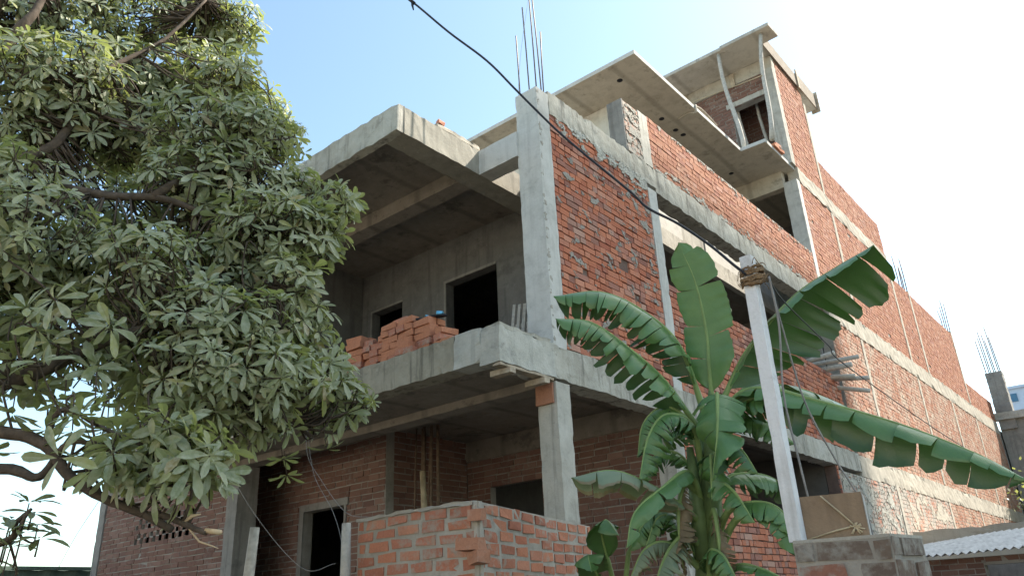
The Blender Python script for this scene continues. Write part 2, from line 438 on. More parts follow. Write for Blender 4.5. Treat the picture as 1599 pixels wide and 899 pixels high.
for (y, z0, z1) in ((11.62, 7.3, 9.99), (16.2, 7.1, 9.72), (18.05, 7.28, 9.8), (23.45, 7.28, 9.85), (11.62, 4.0, 6.78), (16.35, 4.0, 6.78), (20.2, 4.0, 6.78), (23.6, 4.0, 6.78), (11.75, 0, 3.6), (16.3, 0, 3.6), (20.1, 0, 3.6), (23.6, 0, 3.6)):
    c = rb('column', (-.22, y, z0), (.012, y + .17, z1), 'conc_warm', amp=.006)
    if z1 in (9.8, 9.85, 9.72):
        for k in range(4):
            xx = -.19 + .06 * k; yy = y + random.uniform(.02, .15); hh = random.uniform(.8, 1.25) if z1 != 9.72 else .9
            if z1 == 9.72 and k > 0: continue
            part(lambda mb: tube(mb, [(xx, yy, z1 - .1), (xx + .01, yy, z1 + hh * .5), (xx + random.uniform(-.04, .04), yy + random.uniform(-.05, .05), z1 + hh)], .016, 5), 'rebar_rod', M['steel'], c)
rb('column', (-.22, 11.36, 10.4), (.010, 11.50, 13.0), 'conc_warm')
# beams of the side wall
rb('beam', (-.235, -.852, 3.645), (.004, .0, 4.0), 'conc_patch', amp=.010, step=.04)
rb('beam', (-.235, .0, 3.645), (.004, 9.6, 4.0), 'conc_beam', amp=.010, step=.06)
rb('beam', (-.225, 9.6, 3.56), (.012, 28.0, 3.97), 'conc_warm', amp=.016, step=.12)
rb('beam', (-.23, .24, 6.94), (.008, 2.72, 7.27), 'conc_beam', amp=.016, step=.05)
rb('beam', (-.23, 2.72, 6.885), (.006, 9.46, 7.275), 'conc_beam', amp=.012, step=.09)
rb('beam', (-.225, 9.66, 6.80), (.014, 28.0, 7.25), 'conc_warm', amp=.018, step=.12)
rb('beam', (-.225, 9.66, 9.99), (.014, 16.35, 10.385), 'conc_warm', amp=.02, step=.2)
rb('beam', (-1.5, 9.47, 9.90), (-.30, 9.65, 10.31), 'soffit')
# brick panels of the side wall
def sidewall(name, mats, y0, y1, z0, z1, holes=(), label=None, x=0.0, **k):
    hs = [(h0 - y0, h1 - y0, k0, k1) for h0, h1, k0, k1 in holes]
    return part(lambda mb: brick_face(mb, (x, y0, 0), (0, 1), (1, 0), y1 - y0, z0, z1, hs, **k), name, [M[i] for i in mats], H, label)
sidewall('brick_wall', ('brick', 'mortar_dark'), .237, 2.488, 4.0, 6.955, recess=.024, gap=.013, gu=.010, jit=.0045, proud=.005, wonk=.012, skip=.012, bond='eng', label='rough red brick panel beside the corner column')
sidewall('brick_wall', ('brick_pale', 'mortar'), 2.722, 9.455, 7.28, 8.19, recess=.020, gap=.012, gu=.009, jit=.004, proud=.004, bond='eng', label='orange brick parapet')
sidewall('brick_pier', ('brick_smear', 'mortar'), 2.06, 2.472, 7.28, 8.13, recess=.01, jit=.008, thick=.24)
sidewall('brick_wall', ('brick', 'mortar_dark'), 2.717, 9.40, 4.0, 5.47, recess=.024, gap=.013, gu=.010, jit=.0045, proud=.005, wonk=.01, skip=.006, bond='eng')
sidewall('brick_wall', ('brick', 'mortar_dark'), 2.562, 8.26, 0.0, 3.64, holes=[(4.3, 8.2, 2.55, 3.66)], recess=.024, gap=.014, gu=.012, jit=.0045, proud=.005, skip=.006, bond='eng')
sidewall('brick_wall', ('brick_smear', 'mortar_grey'), 8.26, 16.3, 0.0, 3.56, recess=.006, jit=.005, proud=.004, bond='eng')
sidewall('brick_wall', ('brick_white', 'mortar_grey'), 16.3, 28.0, 0.0, 3.56, recess=.006, jit=.005, proud=.004, bond='eng')
sidewall('brick_wall', ('brick_white', 'mortar'), 9.60, 16.35, 3.97, 6.80, recess=.010, gap=.011, jit=.005, proud=.005, bond='eng')
sidewall('brick_wall', ('brick_white', 'mortar_grey'), 16.35, 28.0, 3.97, 6.80, recess=.007, jit=.005, proud=.004, bond='eng')
sidewall('brick_wall', ('brick_pale', 'mortar'), 9.66, 16.2, 7.25, 9.99, recess=.014, gap=.011, jit=.004, proud=.004, skip=.004, bond='eng')
sidewall('brick_wall', ('brick_pale', 'mortar'), 16.2, 23.47, 7.25, 9.74, recess=.014, gap=.011, jit=.004, proud=.004, skip=.004, bond='eng')
sidewall('brick_wall', ('brick_pale', 'mortar'), 23.6, 28.0, 7.25, 8.05, recess=.014, gap=.011, jit=.004, proud=.004, bond='eng')
sidewall('brick_wall', ('brick_pale', 'mortar'), 11.5, 16.33, 10.39, 11.38, recess=.014, gap=.011, jit=.004, proud=.004, bond='eng')
sidewall('brick_wall', ('brick_pale', 'mortar'), 9.62, 11.36, 10.39, 13.32, recess=.016, gap=.012, jit=.005, proud=.005, skip=.004, bond='eng')
# ragged smears of cement left on the brickwork
def smear_sheet(y0, y1, z0, z1, grad, thr, x=.004, seed=0, cell=.016, rough=.012, mat='mortar_grey', fr=5.0):
    """grad(y,z) adds to the noise; cells above thr are cement"""
    ny = int((y1 - y0) / cell); nz = int((z1 - z0) / cell); idx = {}; V = []; F_ = []
    def vert(i, j):
        if (i, j) not in idx:
            y = y0 + i * cell; z = z0 + j * cell; q = Vector((y * 9 + seed, z * 9, seed))
            idx[(i, j)] = len(V)
            V.append((x + abs(noise.fractal(q, .8, 2.1, 4)) * rough, y + random.uniform(-.004, .004), z + random.uniform(-.004, .004)))
        return idx[(i, j)]
    for i in range(ny):
        for j in range(nz):
            y = y0 + (i + .5) * cell; z = z0 + (j + .5) * cell
            n_ = noise.fractal(Vector((y * fr, z * fr * 1.5, seed)), .7, 2.1, 5) + grad((y - y0) / (y1 - y0), (z - z0) / (z1 - z0))
            if n_ > thr: F_.append((vert(i, j), vert(i + 1, j), vert(i + 1, j + 1), vert(i, j + 1)))
    mb = MB(); mb.add(V, F_, 0)
    o = mb.build('cement_smear', M[mat], H); o['kind'] = 'stuff'; md = o.modifiers.new('t', 'SOLIDIFY'); md.thickness = .008; md.offset = -1
smear_sheet(.25, 2.48, 6.45, 6.99, lambda u, v: v * 1.5 - 1.05 + (u - .4) * .5, .22, .006, 1, mat='conc_patch', rough=.028)
smear_sheet(1.1, 2.48, 4.9, 6.9, lambda u, v: (v - .6) * .35 - .25 + (u - .5) * .35, .30, .004, 5, mat='mortar')
smear_sheet(.25, 2.48, 4.0, 6.5, lambda u, v: -.32, .26, .004, 9, mat='mortar')
smear_sheet(2.06, 2.48, 7.28, 8.1, lambda u, v: -.05 + (u - .5) * .3, .12, .004, 13, mat='mortar_grey')
smear_sheet(8.30, 11.7, 1.9, 3.56, lambda u, v: .05 + v * .25 - u * .25, .14, .005, 17, cell=.03, mat='conc_beam', rough=.012, fr=3)
smear_sheet(11.9, 16.2, 1.9, 3.56, lambda u, v: v * .9 - .78, .12, .005, 21, cell=.035, mat='conc_warm', fr=2, rough=.008)
smear_sheet(.0, .075, 4.05, 7.2, lambda u, v: .12 - abs(u - .35) * 1.1, .16, .005, 45, cell=.008, mat='mortar_grey', rough=.006, fr=9)
smear_sheet(2.75, 9.4, 7.28, 7.5, lambda u, v: .25 - v * 1.1, .2, .004, 37, cell=.02, mat='mortar_grey')
smear_sheet(2.75, 9.4, 8.02, 8.19, lambda u, v: v * 1.0 - .75, .2, .004, 41, cell=.02, mat='mortar_grey')
# plaster front face of the brick pier on the beam
rb('pier_plaster', (-.25, 2.035, 7.28), (-.004, 2.062, 8.14), 'plaster', amp=.004)
# front frame
rb('cross_beam', (-.9, -.03, 6.37), (-.3, .2, 6.70), 'conc_light', amp=.003)
rb('balcony_slab', (-7.2, -.85, 3.69), (-.58, -.63, 4.03), 'fascia', amp=.008, step=.05, label='tan streaked balcony edge beam')
rb('balcony_slab', (-.578, -.856, 3.685), (-.236, -.63, 4.035), 'conc_patch', amp=.010, step=.04, label='pale patched corner of the balcony edge beam')
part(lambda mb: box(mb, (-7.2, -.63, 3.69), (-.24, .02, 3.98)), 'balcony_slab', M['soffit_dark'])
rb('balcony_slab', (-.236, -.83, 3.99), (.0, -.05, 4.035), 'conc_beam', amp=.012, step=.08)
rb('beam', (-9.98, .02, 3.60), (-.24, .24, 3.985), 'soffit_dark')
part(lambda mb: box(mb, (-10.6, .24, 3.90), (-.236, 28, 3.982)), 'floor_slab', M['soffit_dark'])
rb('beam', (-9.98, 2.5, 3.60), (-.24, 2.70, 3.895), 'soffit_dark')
# roof over the balcony
def roof(mb):
    box(mb, (-7.3, -1.34 + .1, 6.56), (-1.2, 2.6, 6.71))
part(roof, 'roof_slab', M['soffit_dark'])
rb('roof_edge', (-7.3, -1.345, 6.37), (-.905, -1.24, 6.715), 'conc_beam', amp=.010, step=.1)
rb('roof_edge', (-1.2, -1.24, 6.37), (-.9, 2.6, 6.712), 'conc_tan', amp=.005, step=.06)
part(lambda mb: rbox(mb, (-1.05, -.72, 6.715), (-.905, .0, 6.775), amp=.012), 'roof_edge', M['conc_warm'])
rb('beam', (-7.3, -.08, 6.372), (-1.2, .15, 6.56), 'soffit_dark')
part(lambda mb: box(mb, (-.97, -.70, 6.775), (-.905, -.60, 6.83), jit=.012), 'roof_brick', M['brick'])
# back part of the second floor slab with its pale upstand seen through the side opening
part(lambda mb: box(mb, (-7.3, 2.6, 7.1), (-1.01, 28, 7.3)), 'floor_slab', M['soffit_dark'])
rb('beam', (-1.01, 2.6, 7.02), (-.9, 9.45, 7.34), 'conc')
part(lambda mb: [box(mb, (-1.01, y0, 7.34), (-.91, y1, 7.95)) for y0, y1 in ((2.6, 5.3), (6.2, 9.4))], 'parapet', M['whitewash'])
part(lambda mb: [box(mb, (-1.01, 5.3, 7.34), (-.93, 6.2, 7.95))], 'parapet', M['conc'])
# upper floor inside: plastered back wall with door and window
def plaster_wall(mb):
    for (x0, x1, z0, z1) in ((-1.79, -.26, 3.98, 6.56), (-2.75, -1.79, 5.90, 6.56), (-3.68, -2.75, 3.98, 6.56), (-4.36, -3.68, 3.98, 5.28), (-4.36, -3.68, 5.89, 6.56), (-7.2, -4.36, 3.98, 6.56)):
        box(mb, (x0, 1.27, z0), (x1, 1.42, z1))
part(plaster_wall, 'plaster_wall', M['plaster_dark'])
def frame1(mb):
    box(mb, (-2.79, 1.255, 3.98), (-2.752, 1.30, 5.94)); box(mb, (-2.752, 1.255, 5.902), (-1.79, 1.30, 5.94))
part(frame1, 'door_frame', M['plaster'])
part(lambda mb: [box(mb, (-4.39, 1.255, 5.28), (-4.362, 1.3, 5.92)), box(mb, (-4.362, 1.255, 5.892), (-3.66, 1.3, 5.92))], 'window_frame', M['plaster'])
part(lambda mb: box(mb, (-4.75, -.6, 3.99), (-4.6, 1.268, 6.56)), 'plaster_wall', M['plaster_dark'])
part(lambda mb: box(mb, (-1.0, 1.43, 3.99), (-.9, 2.598, 6.36)), 'plaster_wall', M['plaster'])
part(lambda mb: [box(mb, (-1.75, 2.6, 3.99), (-.93, 2.75, 7.0)), box(mb, (-1.75, 1.43, 3.99), (-1.6, 2.6, 6.55))], 'plaster_wall', M['inner_shade'])  # partitions added so the room behind the doorway stays dark
part(lambda mb: box(mb, (-1.75, 2.751, 3.99), (-1.6, 7.0, 7.08)), 'plaster_wall', M['inner_shade'])
part(lambda mb: box(mb, (-7.2, 7.0, 3.99), (-1.6, 7.12, 7.08)), 'plaster_wall', M['inner_shade'])
part(lambda mb: box(mb, (-7.2, 2.603, 6.72), (-1.02, 2.72, 7.095)), 'plaster_wall', M['inner_shade'])  # fills the gap between the slabs to keep light out
part(lambda mb: box(mb, (-7.2, 9.5, 3.99), (-.236, 9.60, 7.08)), 'plaster_wall', M['plaster'], label='plastered cross wall at the end of the side opening')
part(lambda mb: box(mb, (-6.2, 2.76, 3.99), (-6.05, 6.99, 7.08)), 'plaster_wall', M['inner_shade'])
part(lambda mb: [box(mb, (-10.4, .25, 0.0), (-10.3, 28, 3.88)), box(mb, (-7.3, -.6, 3.99), (-7.2, 28, 6.55)), box(mb, (-7.3, 2.62, 6.55), (-7.2, 28, 7.09))], 'plaster_wall', M['plaster'])
part(lambda mb: box(mb, (-7.2, 27.9, 0.0), (-.23, 28.0, 8.0)), 'plaster_wall', M['plaster'])
# ground floor front
def vent_holes(x0):
    hs = []
    for r in range(4):
        for k in range(9):
            u = -8.6 + .2 * k + (.1 if r % 2 else 0); z = 2.76 + .104 * r
            hs.append((u - x0, u - x0 + .10, z, z + .098))
    return hs
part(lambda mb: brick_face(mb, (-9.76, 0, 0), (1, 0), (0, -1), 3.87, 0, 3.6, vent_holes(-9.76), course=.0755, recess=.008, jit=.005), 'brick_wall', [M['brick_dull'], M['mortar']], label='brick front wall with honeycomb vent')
rb('column', (-9.98, -.02, 0), (-9.765, .22, 3.6), 'plaster')
rb('column', (-5.885, -.02, 0), (-5.62, .30, 3.6), 'plaster')
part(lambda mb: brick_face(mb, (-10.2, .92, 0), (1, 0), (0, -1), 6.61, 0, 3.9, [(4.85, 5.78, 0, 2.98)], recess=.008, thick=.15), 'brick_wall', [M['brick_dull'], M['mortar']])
part(lambda mb: [box(mb, (-5.45, .90, 0), (-5.352, .93, 2.98)), box(mb, (-5.45, .9, 2.98), (-4.35, .93, 3.08)), box(mb, (-4.42, .90, 0), (-4.38, .94, 2.98))], 'door_frame', M['plaster'])
part(lambda mb: brick_face(mb, (-3.59, 1.06, 0), (0, 1), (1, 0), 1.46, 0, 3.9, (), recess=.008, thick=.12), 'brick_wall', [M['brick_dull'], M['mortar']])
part(lambda mb: brick_face(mb, (-3.59, 2.52, 0), (1, 0), (0, -1), 3.34, 0, 3.6, [(.45, 1.4, 0, 3.19)], recess=.008, thick=.12), 'brick_wall', [M['brick_dull'], M['mortar']])
part(lambda mb: box(mb, (-3.72, 2.66, 0), (-3.6, 8.3, 3.89)), 'plaster_wall', M['inner_shade'])
part(lambda mb: box(mb, (-3.6, 8.2, 0), (-.23, 8.3, 3.89)), 'plaster_wall', M['inner_shade'])
part(lambda mb: box(mb, (-10.2, 7.2, 0), (-3.75, 7.3, 3.89)), 'plaster_wall', M['inner_shade'])
# third floor: rear block and cantilever slab
part(lambda mb: slab_poly(mb, [(-7, 3.77), (-.59, 3.77), (-.59, 8.05), (-.05, 8.07), (-.05, 9.66), (-.23, 9.66), (-.23, 16.3), (-7, 16.3)], 10.31, 10.39, 0, 1), 'cantilever_slab', [M['conc_light'], M['soffit']], label='thin concrete roof slab cantilevered over the terrace')
part(lambda mb: box(mb, (-7, 4.72, 7.3), (-1.75, 4.87, 10.308)), 'plaster_wall', M['whitewash'])
part(lambda mb: box(mb, (-1.9, 4.87, 7.3), (-1.75, 9.3, 10.308)), 'plaster_wall', M['plaster'])
part(lambda mb: [box(mb, (-7, 9.5, 7.3), (-1.5, 9.65, 10.308))], 'plaster_wall', M['plaster'])
part(lambda mb: box(mb, (-7, 12.3, 7.3), (-.23, 12.42, 10.308)), 'plaster_wall', M['plaster'])
part(lambda mb: box(mb, (-7, 16.2, 7.3), (-.23, 16.3, 11.2)), 'plaster_wall', M['plaster'])
for x, y in ((-1.18, 4.23), (-1.23, 5.82), (-1.22, 6.36), (-1.19, 6.62), (-1.15, 8.76)):
    part(lambda mb: tube(mb, [(x, y, 10.306), (x, y, 10.312)], .055, 10), 'hole_shade_disc', M['black'])  # flat black discs stand for the shade inside holes in the slab
part(lambda mb: tube(mb, curve([(-.57, 6.0, 10.40), (-.575, 5.95, 10.2), (-.75, 6.0, 10.29), (-1.0, 6.05, 10.30)], 5), .02, 6), 'conduit', M['conc_warm'])
part(lambda mb: tube(mb, curve([(-.62, 6.0, 10.41), (-.6, 6.3, 10.47), (-.6, 6.6, 10.46), (-.6, 6.95, 10.41)], 5), .025, 6), 'conduit', M['wood'])
# stair tower on the roof
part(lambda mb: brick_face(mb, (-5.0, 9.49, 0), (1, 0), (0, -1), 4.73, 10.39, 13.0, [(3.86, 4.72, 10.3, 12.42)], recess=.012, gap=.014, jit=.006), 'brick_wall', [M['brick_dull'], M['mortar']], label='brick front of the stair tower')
part(lambda mb: rbox(mb, (-1.25, 9.465, 12.42), (-.28, 9.50, 12.55), amp=.006), 'lintel', M['conc'])
rb('beam', (-5.0, 9.46, 13.0), (-.0, 9.66, 13.352), 'conc_warm', amp=.012, step=.2)
rb('beam', (-.22, 9.66, 13.33), (.008, 11.5, 13.36), 'conc_warm')
part(lambda mb: brick_face(mb, (-5.0, 10.55, 0), (1, 0), (0, -1), 4.77, 10.39, 13.3, (), recess=.01), 'brick_wall', [M['brick_dull'], M['mortar']])
part(lambda mb: box(mb, (-5.1, 9.5, 10.39), (-5.0, 11.5, 13.3)), 'plaster_wall', M['plaster'])
def towerroof(mb):
    slab_poly(mb, [(-5.2, 8.48), (-.78, 8.48), (-.78, 8.44), (.40, 8.44), (.42, 8.96), (.03, 8.97), (.03, 11.6), (-5.2, 11.6)], 13.36, 13.44, 0, 1)
part(towerroof, 'tower_roof', [M['conc'], M['soffit']])
for a, b, mt in (((.03, 8.98, 13.33), (.055, 11.12, 13.70), 'shutter'), ((.03, 11.14, 13.36), (.06, 12.45, 13.80), 'shutter'), ((.058, 11.05, 13.28), (.09, 11.15, 13.83), 'wood'), ((-.1, 12.45, 13.28), (.12, 12.49, 13.88), 'wood')):
    part(lambda mb: box(mb, a, b), 'shuttering_board', M[mt])
part(lambda mb: box(mb, (-5.2, 11.6, 13.36), (.028, 12.45, 13.44)), 'tower_roof', M['conc'])
for x, z0, z1 in ((-1.02, 12.95, 13.30), (-2.42, 12.9, 13.3), (-2.28, 12.9, 13.3)):
    part(lambda mb: rbox(mb, (x, 9.40, z0), (x + .10, 9.46, z1), amp=.012), 'shuttering_board', M['wood'])

# ------------------------------------------------------------------ neighbours
# unseen tower, added outside the frame to throw shade over the lower front
N = thing('added_shade_tower', 'tall cream plastered tower added out of view to cast shade on the brick house', 'building')
NX0, NX1, NY0, NY1, NH = 20.0, 31.0, 23.0, 42.0, 48.7
def nwall(mb):
    box(mb, (NX0, NY0, 0), (NX1, NY1, NH))
    for k in range(1, 14): box(mb, (NX0 - .06, NY0 - .06, k * 3.4 + .4), (NX1 + .06, NY1 + .06, k * 3.4 + .55))
part(nwall, 'wall', M['neighbour'], N)
for k in range(14):
    for j in range(4):
        y = NY0 + 1.8 + j * 4.6; z = 1.5 + k * 3.4
        part(lambda mb: box(mb, (NX0 - .04, y, z), (NX0 - .003, y + 1.6, z + 1.4)), 'window', M['glass_dark'], N)
# unseen plastered house, added behind the camera to bounce sunlight onto the front
N2 = thing('added_bounce_house', 'low cream house added out of view to bounce sunlight onto the unfinished house', 'house')
part(lambda mb: [box(mb, (-16, -26, 0), (16, -17, 7.2)), box(mb, (-16.1, -26, 7.2), (16.1, -16.7, 7.4))], 'wall', M['neighbour'], N2)
for k in range(6):
    part(lambda mb: box(mb, (-13 + k * 4.6, -17.0, 1.0), (-11.6 + k * 4.6, -16.96, 2.4)), 'window', M['glass_dark'], N2)
    part(lambda mb: box(mb, (-13 + k * 4.6, -17.0, 4.4), (-11.6 + k * 4.6, -16.96, 5.8)), 'window', M['glass_dark'], N2)

# grey plastered house closing the lane at the far end
E1 = thing('plastered_house', 'grey plastered unfinished house at the far end with bare rods on its column', 'building')
part(lambda mb: [box(mb, (.05, 28.2, 0), (9.0, 36, 7.35))], 'wall', M['plaster'], E1)
part(lambda mb: rbox(mb, (-.1, 28.02, 7.35), (9.0, 28.4, 7.62), amp=.02, step=.4), 'ledge', M['conc'], E1)
fc = part(lambda mb: rbox(mb, (.06, 28.1, 7.0), (.62, 28.6, 9.2), amp=.012), 'column', M['plaster'], E1)
for k in range(7):
    x = .10 + .08 * k; hh = random.uniform(1.3, 2.0)
    part(lambda mb: tube(mb, [(x, 28.3 + .2 * (k % 2), 9.1), (x - .06, 28.3 + .2 * (k % 2), 9.2 + hh)], .02, 5), 'rebar_rod', M['steel'], fc)
part(lambda mb: [box(mb, (-9.9, 28.2, 0), (.0, 36, 7.0))], 'wall', M['plaster'], E1)

# pale blue building further away
B1 = thing('blue_building', 'pale blue painted building in the distance beyond the far column', 'building')
def bwall(mb): box(mb, (-3.25, 62, 0), (14, 74, 15.3)); box(mb, (-3.4, 61.8, 15.3), (14.2, 74.2, 15.5))
part(bwall, 'wall', M['bluewall'], B1)
for k in range(8):
    x = -3.02 + k * 1.35
    part(lambda mb: box(mb, (x, 61.93, 14.35), (x + .42, 61.99, 14.95)), 'window', M['glass_dark'], B1)

# sheet roofed shed beside the house
T = thing('tin_roof_shed', 'low brick shed with a corrugated sheet roof against the side wall', 'shed')
def sheet(mb):
    nu, nv = 150, 4; P = []
    for i in range(nu + 1):
        u = i / nu; x = .15 + 4.3 * u
        for j in range(nv + 1):
            v = j / nv
            y = 7.6 + 2.6 * v; xx = x + .55 * v
            z = 2.015 + .02 * u + (.30 + .30 * u) * v + .022 * math.cos(x / .115 * 2 * math.pi) + .01 * math.sin(x * 3.1 + v * 4)
            P.append((xx, y, z))
    W = nv + 1
    mb.add(P, [(i * W + j, (i + 1) * W + j, (i + 1) * W + j + 1, i * W + j + 1) for i in range(nu) for j in range(nv)], 0)
o = part(sheet, 'corrugated_roof', M['tin'], T)
sm_ = o.modifiers.new('thickness', 'SOLIDIFY'); sm_.thickness = .006
part(lambda mb: brick_face(mb, (.02, 7.95, 0), (1, 0), (0, -1), 4.5, 0, 1.96, [(1.9, 4.45, 0, 1.84)], recess=.006), 'brick_wall', [M['brick_dull'], M['mortar']], T)
part(lambda mb: [box(mb, (4.4, 7.95, 0), (4.5, 12, 1.95)), box(mb, (.02, 11.9, 0), (4.4, 12.0, 1.95))], 'side_wall', M['plaster'], T)
G1 = thing('concrete_ledge', 'pale weathered concrete slab roof just behind the corrugated sheets', 'slab')
part(lambda mb: rbox(mb, (.03, 12.1, 2.30), (4.2, 14.2, 2.66), amp=.02, step=.2), 'roof_slab', M['conc_warm'], G1)
part(lambda mb: box(mb, (.05, 12.3, 0), (4.1, 14.1, 2.3)), 'wall', M['neighbour'], G1)

# green sheet fence at the far left
F = thing('sheet_fence', 'dark green corrugated sheet fence at the foot of the bright sky', 'fence')
def fsheet(mb):
    P = []; n = 260
    for i in range(n + 1):
        y = -9 + 16 * i / n; x = -11.2 - .02 * math.cos(i * .9)
        P += [(x, y, .02), (x, y, 2.56)]
    mb.add(P, [(2 * i, 2 * i + 2, 2 * i + 3, 2 * i + 1) for i in range(n)])
o = part(fsheet, 'corrugated_sheet', M['green_tin'], F)
mo = o.modifiers.new('thickness', 'SOLIDIFY'); mo.thickness = .004
part(lambda mb: box(mb, (-11.2, -9, 2.56), (-11.12, 7, 2.62)), 'rail', M['green_tin'], F)
part(lambda mb: tube(mb, curve([(-10.9, -.2, 2.55), (-10.6, -.1, 3.1), (-9.9, -.1, 3.6)], 4), .006, 4), 'tie_wire', M['wire'], F)
# bush beyond the far end
def bush(mb):
    for k in range(500):
        c = Vector((random.gauss(1.1, .5), random.gauss(25.6, .6), random.gauss(4.2, .4)))
        d = Vector((random.gauss(0, 1), random.gauss(0, 1), random.gauss(0, .6))).normalized() * .16; s = d.cross(Vector((0, 0, 1))).normalized() * .05
        mb.add([c, c + d * .5 + s, c + d, c + d * .5 - s], [(0, 1, 2, 3)])
Bu = thing('leafy_bush', 'small green bush at the far right below the grey plastered wall', 'bush')
part(bush, 'foliage', M['leaf'], Bu)
part(lambda mb: tube(mb, [(1.1, 25.6, 0), (1.0, 25.6, 2.2), (1.1, 25.6, 4.2)], [.07, .05, .02], 7), 'trunk', M['bark'], Bu)

# ------------------------------------------------------------------ foreground brick wall
W1 = thing('brick_boundary_wall', 'rough mortared red brick wall whose corner points at the camera in front of the porch', 'wall')
DR = Vector((-.27, .963)).normalized()
def fwall(mb):
    kw = dict(course=.0845, L=.235, gap=.024, gu=.040, recess=.006, jit=.008, proud=.004, depth=.045, thick=.034, wonk=.02)
    brick_face(mb, (-.21, -2.285, 0), (1, 0), (0, -1), 1.2, 0, 2.17, **kw)
    brick_face(mb, (.985, -2.285, 0), (DR.x, DR.y), (DR.y, -DR.x), 2.2, 0, 2.17, **kw)
    e_ = Vector((.985, -2.285)) + DR * 2.19 - Vector((DR.y, -DR.x)) * .02
    slab_poly(mb, [(-.205, -2.268), (.962, -2.268), (e_.x, e_.y), (e_.x - .2, e_.y), (.72, -2.08), (-.205, -2.08)], 0, 2.165, 1)
part(fwall, 'brickwork', [M['brick_front'], M['mortar_grey']], W1)
def cap(mb):
    rbox(mb, (-.215, -2.293, 2.16), (.94, -2.20, 2.184), amp=.008, step=.04)
part(cap, 'mortar_cap', M['mortar_grey'], W1)
for (p, sc, rz) in (((.955, -2.325, 1.905), (.16, .09, .075), .2), ((1.005, -2.31, 1.825), (.12, .10, .07), -.3), ((.985, -2.30, 2.085), (.10, .06, .07), .1)):
    def bb(mb):
        box(mb, (-sc[0] / 2, -sc[1] / 2, -sc[2] / 2), (sc[0] / 2, sc[1] / 2, sc[2] / 2), jit=.008)
        q = Matrix.Rotation(rz, 3, 'Z'); mb.v = [tuple(q @ Vector(v) + Vector(p)) for v in mb.v]
    part(bb, 'protruding_brick', M['brick_pale'], W1)
part(lambda mb: tube(mb, [(.45, -.35, 2.0), (.56, -.33, 2.0)], .008, 6), 'steel_pin', M['white_paint'], W1)

# ------------------------------------------------------------------ sooty brick pier with pole and carton
PR = thing('brick_pier', 'stubby pier of sooty old bricks under the white pole', 'pier')
pu = Vector((.973, .23)).normalized(); pn = Vector((pu.y, -pu.x))
p0 = Vector((3.245, -2.985))
def pier(mb):
    kw = dict(course=.076, L=.20, gap=.014, recess=.006, jit=.006, proud=.004, depth=.04)
    brick_face(mb, (p0.x, p0.y, 0), pu, pn, .345, 0, 1.695, thick=.30, **kw)
    c1 = p0 + pu * .345
    brick_face(mb, (c1.x, c1.y, 0), (.12, .99), (.99, -.12), .31, 0, 1.695, thick=.02, **kw)
part(pier, 'brickwork', [M['brick_old'], M['mortar']], PR)
def piercap(mb):
    c = [p0 + pu * .002 - pn * .004, p0 + pu * .343 - pn * .004, p0 + pu * .345 + Vector((.035, .305)), p0 - pn * .31]
    slab_poly(mb, [(q.x, q.y) for q in c], 1.693, 1.705)
part(piercap, 'mortar_cap', M['mortar_grey'], PR)
PO = thing('white_pole', 'white square pole rising from the sooty brick pier, with wires tied near its top', 'pole', (3.228, -2.88, 1.705))
part(lambda mb: rbox(mb, (-.027, -.027, 0), (.027, .027, 1.24), amp=.0025, step=.08), 'shaft', M['white_paint'], PO)
RP = thing('coir_rope_bundle', 'brown coir rope wound in a knot round the top of the white pole', 'rope', (3.236, -2.875, 2.85))
RP.scale = (.58, .58, .72)
def rope(mb):
    for k in range(26):
        r = .068 + random.uniform(0, .022); z = random.uniform(-.055, .055); a0 = random.uniform(0, 6.28)
        pts = [(r * math.cos(a0 + i * .42) * 1.05, r * math.sin(a0 + i * .42), z + random.uniform(-.012, .012) + .02 * math.sin(i * .42 + a0)) for i in range(16)]
        tube(mb, pts, .0065, 5)
    for k in range(18):
        a = random.uniform(0, 6.28); z = random.uniform(-.06, .06)
        tube(mb, curve([(.08 * math.cos(a), .08 * math.sin(a), z), (.10 * math.cos(a + .2), .10 * math.sin(a + .2), z + random.uniform(-.02, .04)), (.115 * math.cos(a + .4), .115 * math.sin(a + .4), z + random.uniform(-.05, .03))], 3), .0035, 4)
part(rope, 'strands', M['rope'], RP)
CB = thing('cardboard_carton', 'brown cardboard carton tied with string, standing on the sooty brick pier', 'box', (3.345, -2.76, 1.705))
cq = Matrix.Rotation(.25, 3, 'Z')
def carton(mb):
    box(mb, (-.115, -.06, 0), (.12, .08, .17), jit=.003); mb.v = [tuple(cq @ Vector(v)) for v in mb.v]
    # pale side
part(carton, 'carton_body', M['card'], CB)
def cside(mb):
    box(mb, (.121, -.055, .003), (.124, .075, .165)); mb.v = [tuple(cq @ Vector(v)) for v in mb.v]
part(cside, 'side_panel', M['card_side'], CB)
def cstr(mb):
    tube(mb, [cq @ Vector(p) for p in ((-.03, -.066, .168), (.03, -.068, .10), (.075, -.068, .045))], .0035, 5)
    tube(mb, [cq @ Vector(p) for p in ((-.12, -.066, .004), (.0, -.068, .032), (.075, -.068, .045))], .0035, 5)
    for k in range(14):
        a = random.uniform(0, 6.28); rr = random.uniform(.015, .035)
        tube(mb, [cq @ Vector(p) for p in ((.075, -.069, .04), (.075 + rr * math.cos(a), -.072, .035 + rr * .7 * math.sin(a)))], .003, 4)
part(cstr, 'string', M['bamboo'], CB)

